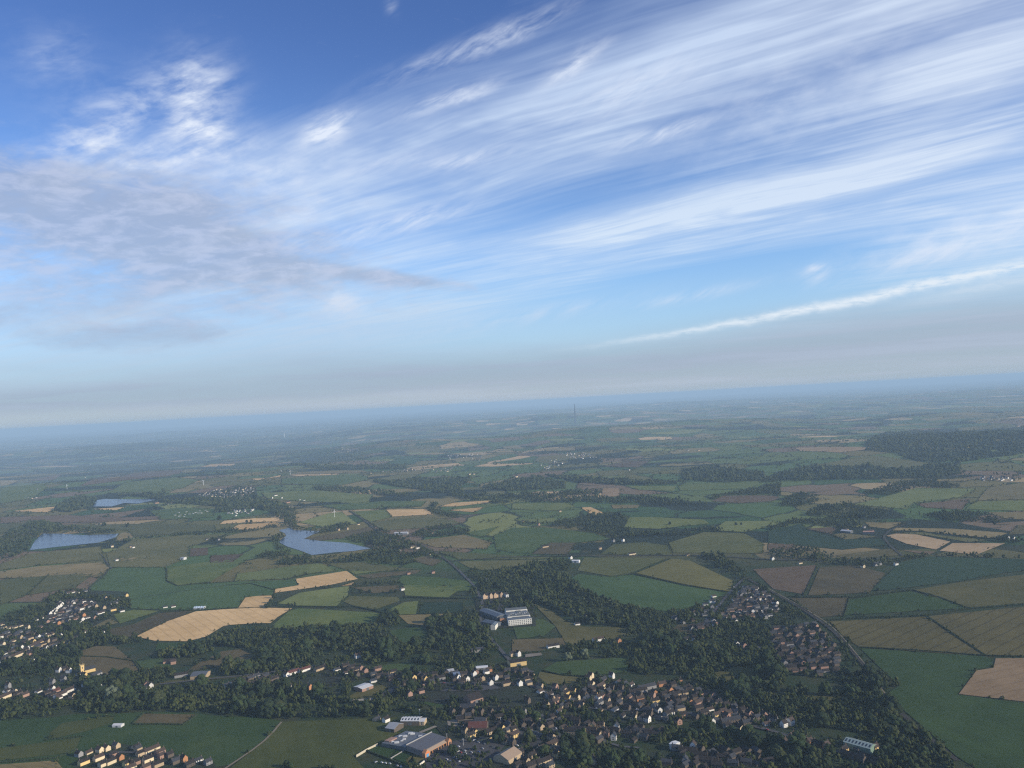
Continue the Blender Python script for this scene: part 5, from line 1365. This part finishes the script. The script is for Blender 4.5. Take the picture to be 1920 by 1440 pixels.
ROADP = np.concatenate(ROADS); HP = np.array([h['p'][:2] for h in HOUSES]); HR = np.array([min(HT[h['k']][0], 18) * .5 + 3.2 for h in HOUSES]); FT = np.array(FOOT)
def blocked(P):
    bl = np.zeros(len(P), bool)
    for i0 in range(0, len(P), 4000):
        q = P[i0:i0 + 4000]
        d = np.hypot(q[:, None, 0] - HP[None, :, 0], q[:, None, 1] - HP[None, :, 1]); b_ = (d < HR[None]).any(1)
        d = np.hypot(q[:, None, 0] - FT[None, :, 0], q[:, None, 1] - FT[None, :, 1]); b_ |= (d < FT[None, :, 2]).any(1)
        d = np.hypot(q[:, None, 0] - ROADP[None, :, 0], q[:, None, 1] - ROADP[None, :, 1]); b_ |= (d < 9.0).any(1)
        bl[i0:i0 + 4000] = b_
    return bl
TR = []     # x, y, radius, height, tone(0..3), source
def scatter(P, per, rlo, rhi, src, rg=rng, gaps=True):
    lo, hi = P.min(0), P.max(0); n = int((hi - lo).prod() / per)
    n = min(n, 60000)
    q = lo + rg.random((n, 2)) * (hi - lo); q = q[in_poly(q, P)]
    if not len(q): return
    if gaps:
        k = np.sin(q[:, 0] / 31.0 + 2 * np.sin(q[:, 1] / 47.0)) + np.sin(q[:, 1] / 39.0 + 1.3 * np.sin(q[:, 0] / 53.0))
        q = q[(k > -1.05) | (rg.random(len(q)) < .18)]
    q = q[~in_any_field(q)]
    if not len(q): return
    q = q[~blocked(q)]
    r = rg.uniform(rlo, rhi, len(q)) * np.exp(rg.normal(size=len(q)) * .24 - .06 + .22 * np.sin(q[:, 0] / 43.0 + 1.7 * np.sin(q[:, 1] / 61.0)))
    h = r * rg.uniform(1.05, 1.35, len(q))
    for a, rr, hh in zip(q, r, h): TR.append((a[0], a[1], rr, hh, src))
for wi_, ln in enumerate(WOODS.strip().splitlines()):
    k, s = ln.split('|'); P = G(poly(s))[:, :2]; c = np.hypot(*P.mean(0))
    if c < 2300: per, rl, rh = (64 if k == 'd' else 115), 3.6, 6.6
    elif c < 4200: per, rl, rh = (75 if k == 'd' else 140), 3.6, 6.2
    else: per, rl, rh = (150 if k == 'd' else 300), 5.0, 8.0
    scatter(P, per, rl, rh, wi_)
for P in TOWN_G:
    c = np.hypot(*P.mean(0)); scatter(P, 105 if c < 2600 else 260, 2.2, 4.8, 99)
# hedgerow trees along the edges of the traced fields
hg = np.random.default_rng(5)
def edge_trees(g, dens, rl, rh, src):
    n = len(g)
    for i in range(n):
        a, b_ = g[i], g[(i + 1) % n]; L = np.linalg.norm(b_ - a)
        if L > 3000: continue
        k = hg.poisson(L * dens)
        for t in hg.random(k):
            # trees bunch together along a hedge
            q = a + (b_ - a) * t + hg.normal(size=2) * 1.0
            if math.sin(t * 17 + a[0]) > -.25 or hg.random() < .25: TR.append((q[0], q[1], hg.uniform(rl, rh), hg.uniform(rl, rh) * 1.15, src))
for k, p, g in FLD:
    c = np.hypot(*g.mean(0))
    if c < 1400: continue
    edge_trees(g, .020 if c < 2600 else .050, 1.4 if c < 2600 else 2.0, 4.2 if c < 2600 else 4.6, 98)
for rp, d_ in ((ROADS[1], .045), (ROADS[5], .05), (ROADS[6], .035), (ROADS[7], .04), (ROADS[0], .05)):
    for sgn in (-1, 1):
        t = np.gradient(rp, axis=0); t /= np.linalg.norm(t, axis=1)[:, None]; e_ = rp + np.stack([-t[:, 1], t[:, 0]], 1) * sgn * 7.5
        for a, b_ in zip(e_[:-1], e_[1:]):
            for _ in range(hg.poisson(np.linalg.norm(b_ - a) * d_)):
                q = a + (b_ - a) * hg.random() + hg.normal(size=2); TR.append((q[0], q[1], hg.uniform(1.5, 3.6), hg.uniform(1.6, 3.6), 98))
# single trees and small clumps beyond the traced fields
n = 9000; rr_ = 2600 + 10500 * hg.random(n) ** .8; aa = np.radians(hg.uniform(-34, 34, n)); q = np.stack([rr_ * np.sin(aa), rr_ * np.cos(aa)], 1)
kk = np.sin(q[:, 0] / 260 + 2 * np.sin(q[:, 1] / 410)) + np.sin(q[:, 1] / 330 + 2 * np.sin(q[:, 0] / 300))
q = q[kk > -.2]; q = q[~in_any_field(q)]; q = q[~blocked(q)]
for a in q:
    for _ in range(int(hg.integers(1, 5))):
        o = a + hg.normal(size=2) * 14; TR.append((o[0], o[1], hg.uniform(3.2, 6.5), hg.uniform(3.5, 7), 97))
# trees that stand out in the photograph: x, y of the foot, height in pixels, tone
LONE = ('366,1226,25,dark 360,1228,18,dark 374,1228,18,dark 407,1237,15,dark 388,1240,9,dark 366,1249,13,dark 262,1204,10,dark 296,1205,6,dark 520,1136,6,dark 541,1137,7,dark 553,1137,8,dark 547,1137,6,dark 676,1112,8,dark 693,1112,8,dark 660,1112,8,dark '
        '733,1112,8,dark 742,1111,7,dark 727,1160,22,dark 735,1165,20,dark 718,1166,18,dark 745,1170,15,dark 1066,1240,19,pale 1095,1235,20,pale 1069,1265,9,dark 1120,1264,7,dark 1371,1268,9,dark 537,1440,15,dark 545,1441,12,mid 612,1442,9,dark 625,1443,9,dark '
        '600,1442,8,dark 92,1384,5,dark 86,1389,4,dark 480,1171,5,dark 475,1172,5,dark 490,1172,5,dark 465,1171,4,dark 504,1137,10,dark 508,1131,9,dark 513,1122,9,dark 498,1138,7,dark 501,1141,7,dark 592,1103,5,dark 601,1103,5,dark 607,1103,6,dark 617,1103,7,dark '
        '1493,1120,7,dark 1497,1120,6,dark 1620,1156,5,dark 1605,1158,5,dark 1690,1153,5,dark 1585,1120,4,dark 1625,1114,4,dark 1160,1088,3,dark 463,980,6,dark 471,980,6,dark 462,983,4,dark 509,981,4,dark 195,987,8,dark 240,988,8,dark 412,975,10,dark 855,1001,6,dark '
        '1175,1019,5,dark 1142,1039,4,dark 1256,984,7,dark 1865,984,5,dark 1390,985,6,dark 1380,985,6,dark 105,1434,3,dark 25,1431,3,dark 75,1428,3,dark 930,975,3,dark 860,1150,6,dark')
lone = []
for it in LONE.split():
    q_ = it.split(','); g = gxy(float(q_[0]), float(q_[1])); H = float(q_[2]) / FOC * np.linalg.norm(g - camp) * .95
    lone.append(dict(x=g[0], y=g[1], r=H * .40, h=H * .5, tone=q_[3], lone=True))
TR = np.array(TR)
zz_ = height(TR[:, 0], TR[:, 1]); D_ = np.stack([TR[:, 0], TR[:, 1], zz_ - CAM_Z], 1)
zc = D_ @ _F; ixs = 960 + FOC * (D_ @ _RC) / zc; iys = 720 - FOC * (D_ @ _UC) / zc
ok = (ixs > -60) & (ixs < 1980) & (iys < 1475); TR, ixs, iys, zz_ = TR[ok], ixs[ok], iys[ok], zz_[ok]
rr0 = np.hypot(TR[:, 0], TR[:, 1]); hide = np.zeros(len(TR), bool)
for g in LAKE_G:
    for k in (20.0, 45.0, 75.0, 100.0):
        hide |= in_poly(TR[:, :2] * ((rr0 + k) / rr0)[:, None], g) & (trn.random(len(TR)) < (.95 if k < 80 else .6))
TR, ixs, iys, zz_ = TR[~hide], ixs[~hide], iys[~hide], zz_[~hide]
dist = np.hypot(np.hypot(TR[:, 0], TR[:, 1]), CAM_Z - zz_)
vis = (ixs > 4) & (ixs < 1916) & (iys < 1440)
order = np.argsort(-(TR[:, 2] / dist) * vis)
NI = 292 - len(lone)
pick = order[:NI]; rest = np.ones(len(TR), bool); rest[pick] = False
tl = random.Random(12)
WOODNAME = {0: 'in the long dark wood', 10: 'in the wood below the golden field', 11: 'in the wood left of the school', 13: 'in the big wood right of the school', 14: 'beside the railway corner', 15: 'in the trees below the market place', 16: 'in the trees behind the lower streets',
            17: 'below the orange gable houses', 18: 'behind the dark stone terrace', 21: 'between supermarket and stone house', 22: 'at the front edge of the car park', 26: 'beside the lower left estate', 99: 'among the houses', 98: 'along the field hedges'}
IT = []
for i in pick:
    t = TR[i]; tone = tl.choices(['dark', 'mid', 'olive', 'pale'], [.55, .30, .14, .01])[0]
    IT.append(dict(x=t[0], y=t[1], r=t[2], h=t[3], tone=tone, ix=ixs[i], iy=iys[i], ph=WOODNAME.get(int(t[4]), 'among the lower town trees')))
for h in lone:
    d = np.array([h['x'], h['y'], float(height(h['x'], h['y']))]) - camp; z_ = d @ _F
    h['ix'] = 960 + FOC * (d @ _RC) / z_; h['iy'] = 720 - FOC * (d @ _UC) / z_
    h['ph'] = ('along the golden and lime field hedges' if 430 < h['ix'] < 760 and 1090 < h['iy'] < 1180 else 'on the brown grass below the golden field' if h['ix'] < 440 and 1195 < h['iy'] < 1260 else 'on the lower green fields' if h['iy'] > 1380
               else 'out in the far fields' if h['iy'] < 1060 else 'along the right hand hedges' if h['ix'] > 1440 else 'on the green fields of the middle ground')
    IT.append(h)
TN = dict(dark='dark', mid='mid green', olive='olive green', pale='silvery pale')
def tdesc(h):
    H = h['h'] * 2; s = 'tall' if H > 13 else 'medium' if H > 9.5 else 'small'
    h['sh'] = h.get('sh', tl.choices([0, 1, 2, 3], [.3, .3, .3, .1])[0])
    return '%s %s %s tree' % (s, TN[h['tone']], ['round', 'broad', 'lumpy', 'pointed'][h['sh']])
for h in IT: h['d'] = tdesc(h)
label_members(IT, lambda h: h['d'], lambda h: h['ph'], lambda h: h['ix'])
for h in IT:
    z = float(height(h['x'], h['y'])); o = empty('tree', (h['x'], h['y'], z), tl.uniform(0, 6.28)); tag(o, h['label'], 'tree', 'trees ' + h['ph'])
    wd = 1.15 if h['sh'] == 1 else 1.0
    c = link('crown', NEAR[h['tone'], h['sh']], o); c.scale = (h['r'] * wd, h['r'] * wd, h['h']); c.location = (0, 0, 0)
    t = link('trunk', TRUNK, o); t.scale = (h['r'] * .9, h['r'] * .9, h['h'])
# all the other trees: one mass
def tree_mass():
    T = TR[rest]; Z = zz_[rest]; Dd = dist[rest]
    V_, F_ = [], []; n0 = 0
    for kind, sel in (('stuff', Dd < 2350), ('mid', (Dd >= 2350) & (Dd < 4600)), ('far', Dd >= 4600)):
        idx = np.where(sel)[0]
        which = trn.integers(0, len(TPL[kind]), len(idx)); ang = trn.uniform(0, 6.28, len(idx))
        for w in range(len(TPL[kind])):
            ii = idx[which == w]
            if not len(ii): continue
            v, f = TPL[kind][w]; a = ang[which == w]; c, s = np.cos(a)[:, None], np.sin(a)[:, None]
            r = T[ii, 2][:, None]; hh = T[ii, 3][:, None]
            X = (v[None, :, 0] * c - v[None, :, 1] * s) * r + T[ii, 0][:, None]
            Y = (v[None, :, 0] * s + v[None, :, 1] * c) * r + T[ii, 1][:, None]
            Zz = v[None, :, 2] * hh + Z[ii][:, None] - hh * .12
            V_.append(np.stack([X, Y, Zz], -1).reshape(-1, 3)); F_.append((f[None] + (np.arange(len(ii)) * len(v))[:, None, None] + n0).reshape(-1, 3)); n0 += len(ii) * len(v)
    print('trees', len(T), 'faces', sum(len(q) for q in F_), [int(s_.sum()) for s_ in (Dd < 2350, (Dd >= 2350) & (Dd < 4600), Dd >= 4600)])
    mt, b_ = new_mat('woodland_leaves', 0.9, 0.1)
    ir = irand(); n_ = noise(pos(), .012, 3.0, .6); n2 = noise(pos(), .4, 3.0, .7)
    n3 = noise(pos(), .03, 2.0, .5); t = sat((ir - .5) * .7 + (n_ - .5) * 2.0 + (n3 - .5) * 1.3 + (n2 - .5) * .7 + .40)
    col = mix(t, (.013, .023, .009), (.056, .068, .020)); col = mix(smooth(.90, .97, ir), col, (.055, .062, .026))
    put(b_.inputs['Base Color'], col)
    o = link('woodland', mesh_from('woodland', np.concatenate(V_), np.concatenate(F_), mt)); tag(o, 'dark broadleaf woods copses and hedgerow trees spread over the country', 'woodland', None, 'stuff')
tree_mass()

# ------------------------------------------------------------------ hedges
HEDGES = [('520,1139 555,1138 632,1139 665,1138 704,1146 722,1151', 2.2, 'hedge under the lime field'), ('655,1118 634,1138', 1.8, 'short hedge right of the lime field'), ('756,1120 800,1122 880,1123', 2.6, 'hedge below the middle green strip'),
 ('1545,1164 1600,1160 1735,1155 1815,1142 1920,1134', 2.4, 'long hedge above the khaki fields at the right'), ('1739,1156 1790,1192 1847,1229', 1.6, 'straight dark hedge between the two khaki fields'), ('1612,1214.5 1700,1219 1847,1230 1920,1232', 1.6, 'hedge along the top of the right hand dark green field'),
 ('1480,1120 1540,1121 1595,1121 1660,1113 1708,1107', 2.4, 'hedge below the brown field near the railway'), ('1583,1156 1592,1124', 1.8, 'hedge between brown and bright green field'), ('1710,1107 1760,1120 1815,1141', 1.6, 'hedge right of the bright green field'),
 ('1144,1082 1187,1077 1240,1088 1283,1098 1375,1112', 1.6, 'hedge above the dark olive field'), ('313,1066 313,1090 333,1099.5 380,1095 441,1091.5', 2.0, 'hedge around the upper left green field'), ('201,1076 185,1090 168,1102', 2.0, 'hedge beside the narrow lane'),
 ('250,1359 300,1359 343,1360 370,1342', 2.0, 'hedge along the front of the fenced paddock'), ('249,1358 270,1338', 1.8, 'hedge at the left end of the fenced paddock'), ('92,1387 120,1386 157,1382', 1.8, 'hedge stub in the lower left field'), ('0,1431 60,1427 106,1422 145,1408', 2.0, 'hedge at the bottom left corner'),
 ('150,1231 200,1233 250,1240 263,1257', 1.6, 'hedge across the brown grass field'), ('1507,1117 1533,1061', 1.5, 'hedge between the two brown fields at the right'), ('425,1098 470,1095 512,1106', 1.6, 'hedge between green and golden fields'), ('0,1136 50,1116 90,1079', 1.5, 'hedge between khaki and olive fields at the left'),
 ('787,1128 783,1152', 1.4, 'pale bordered hedge beside the teal plot'), ('960,1226 1015,1223 1056,1211', 2.0, 'hedge under the brown field by the school'), ('1186,1076 1258,1047.5', 1.4, 'faint hedge between khaki and straw fields'), ('560,1291 620,1292 645,1281', 1.8, 'hedge below the small brown field'),
 ('1017,1258 1055,1267 1098,1269', 1.8, 'hedge between the two town fields'), ('690,1409 725,1423 757,1437', 2.0, 'dark hedge in front of the bowling lawns'), ('205,1180 250,1171 300,1149 372,1144', 1.5, 'hedge along the dry grass strip')]
hm = leaf_mat('hedge_leaves', (.018, .030, .014), (.034, .048, .02))
for s, w, lb in HEDGES:
    P = G(poly(s))[:, :2]; V, F_ = [], []; c0 = P[0]
    for a, b_ in zip(P[:-1], P[1:]):
        L = np.linalg.norm(b_ - a)
        for t in np.arange(0, L, w * .8):
            q = a + (b_ - a) * t / L + hg.normal(size=2) * .25; v, f = blob(I1, .2, 3, hg); sc = w * hg.uniform(.7, 1.25)
            z = float(height(q[0], q[1])) + float(lift(np.hypot(*q))); n = len(V)
            V += [(x * sc + q[0] - c0[0], y * sc + q[1] - c0[1], zq * sc * .9 + z + sc * .35) for x, y, zq in v]; F_ += [tuple(int(i) + n for i in k) for k in f]
    o = link('hedge', mesh_from('hedge', V, F_, hm), None, (c0[0], c0[1], 0)); tag(o, lb, 'hedge', 'hedges between the fields')

# ------------------------------------------------------------------ haze
def build_haze():
    mt = bpy.data.materials.new('haze'); mt.use_nodes = True; S.tree = mt.node_tree; S.tree.nodes.clear()
    out = nd('ShaderNodeOutputMaterial'); v = nd('ShaderNodeVolumePrincipled')
    v.inputs['Color'].default_value = (.57, .81, 1.0, 1); v.inputs['Density'].default_value = HAZE_D
    v.inputs['Anisotropy'].default_value = 0.0
    S.tree.links.new(v.outputs[0], out.inputs['Volume'])
    b = MB(); b.box(-80000, 80000, -80000, 80000, ZMIN - 1.0, 500.0)
    o = b.obj('haze', mt); tag(o, 'pale blue summer haze thickening with distance', 'haze', None, 'stuff')
HAZE_D = 5.1e-5
build_haze()
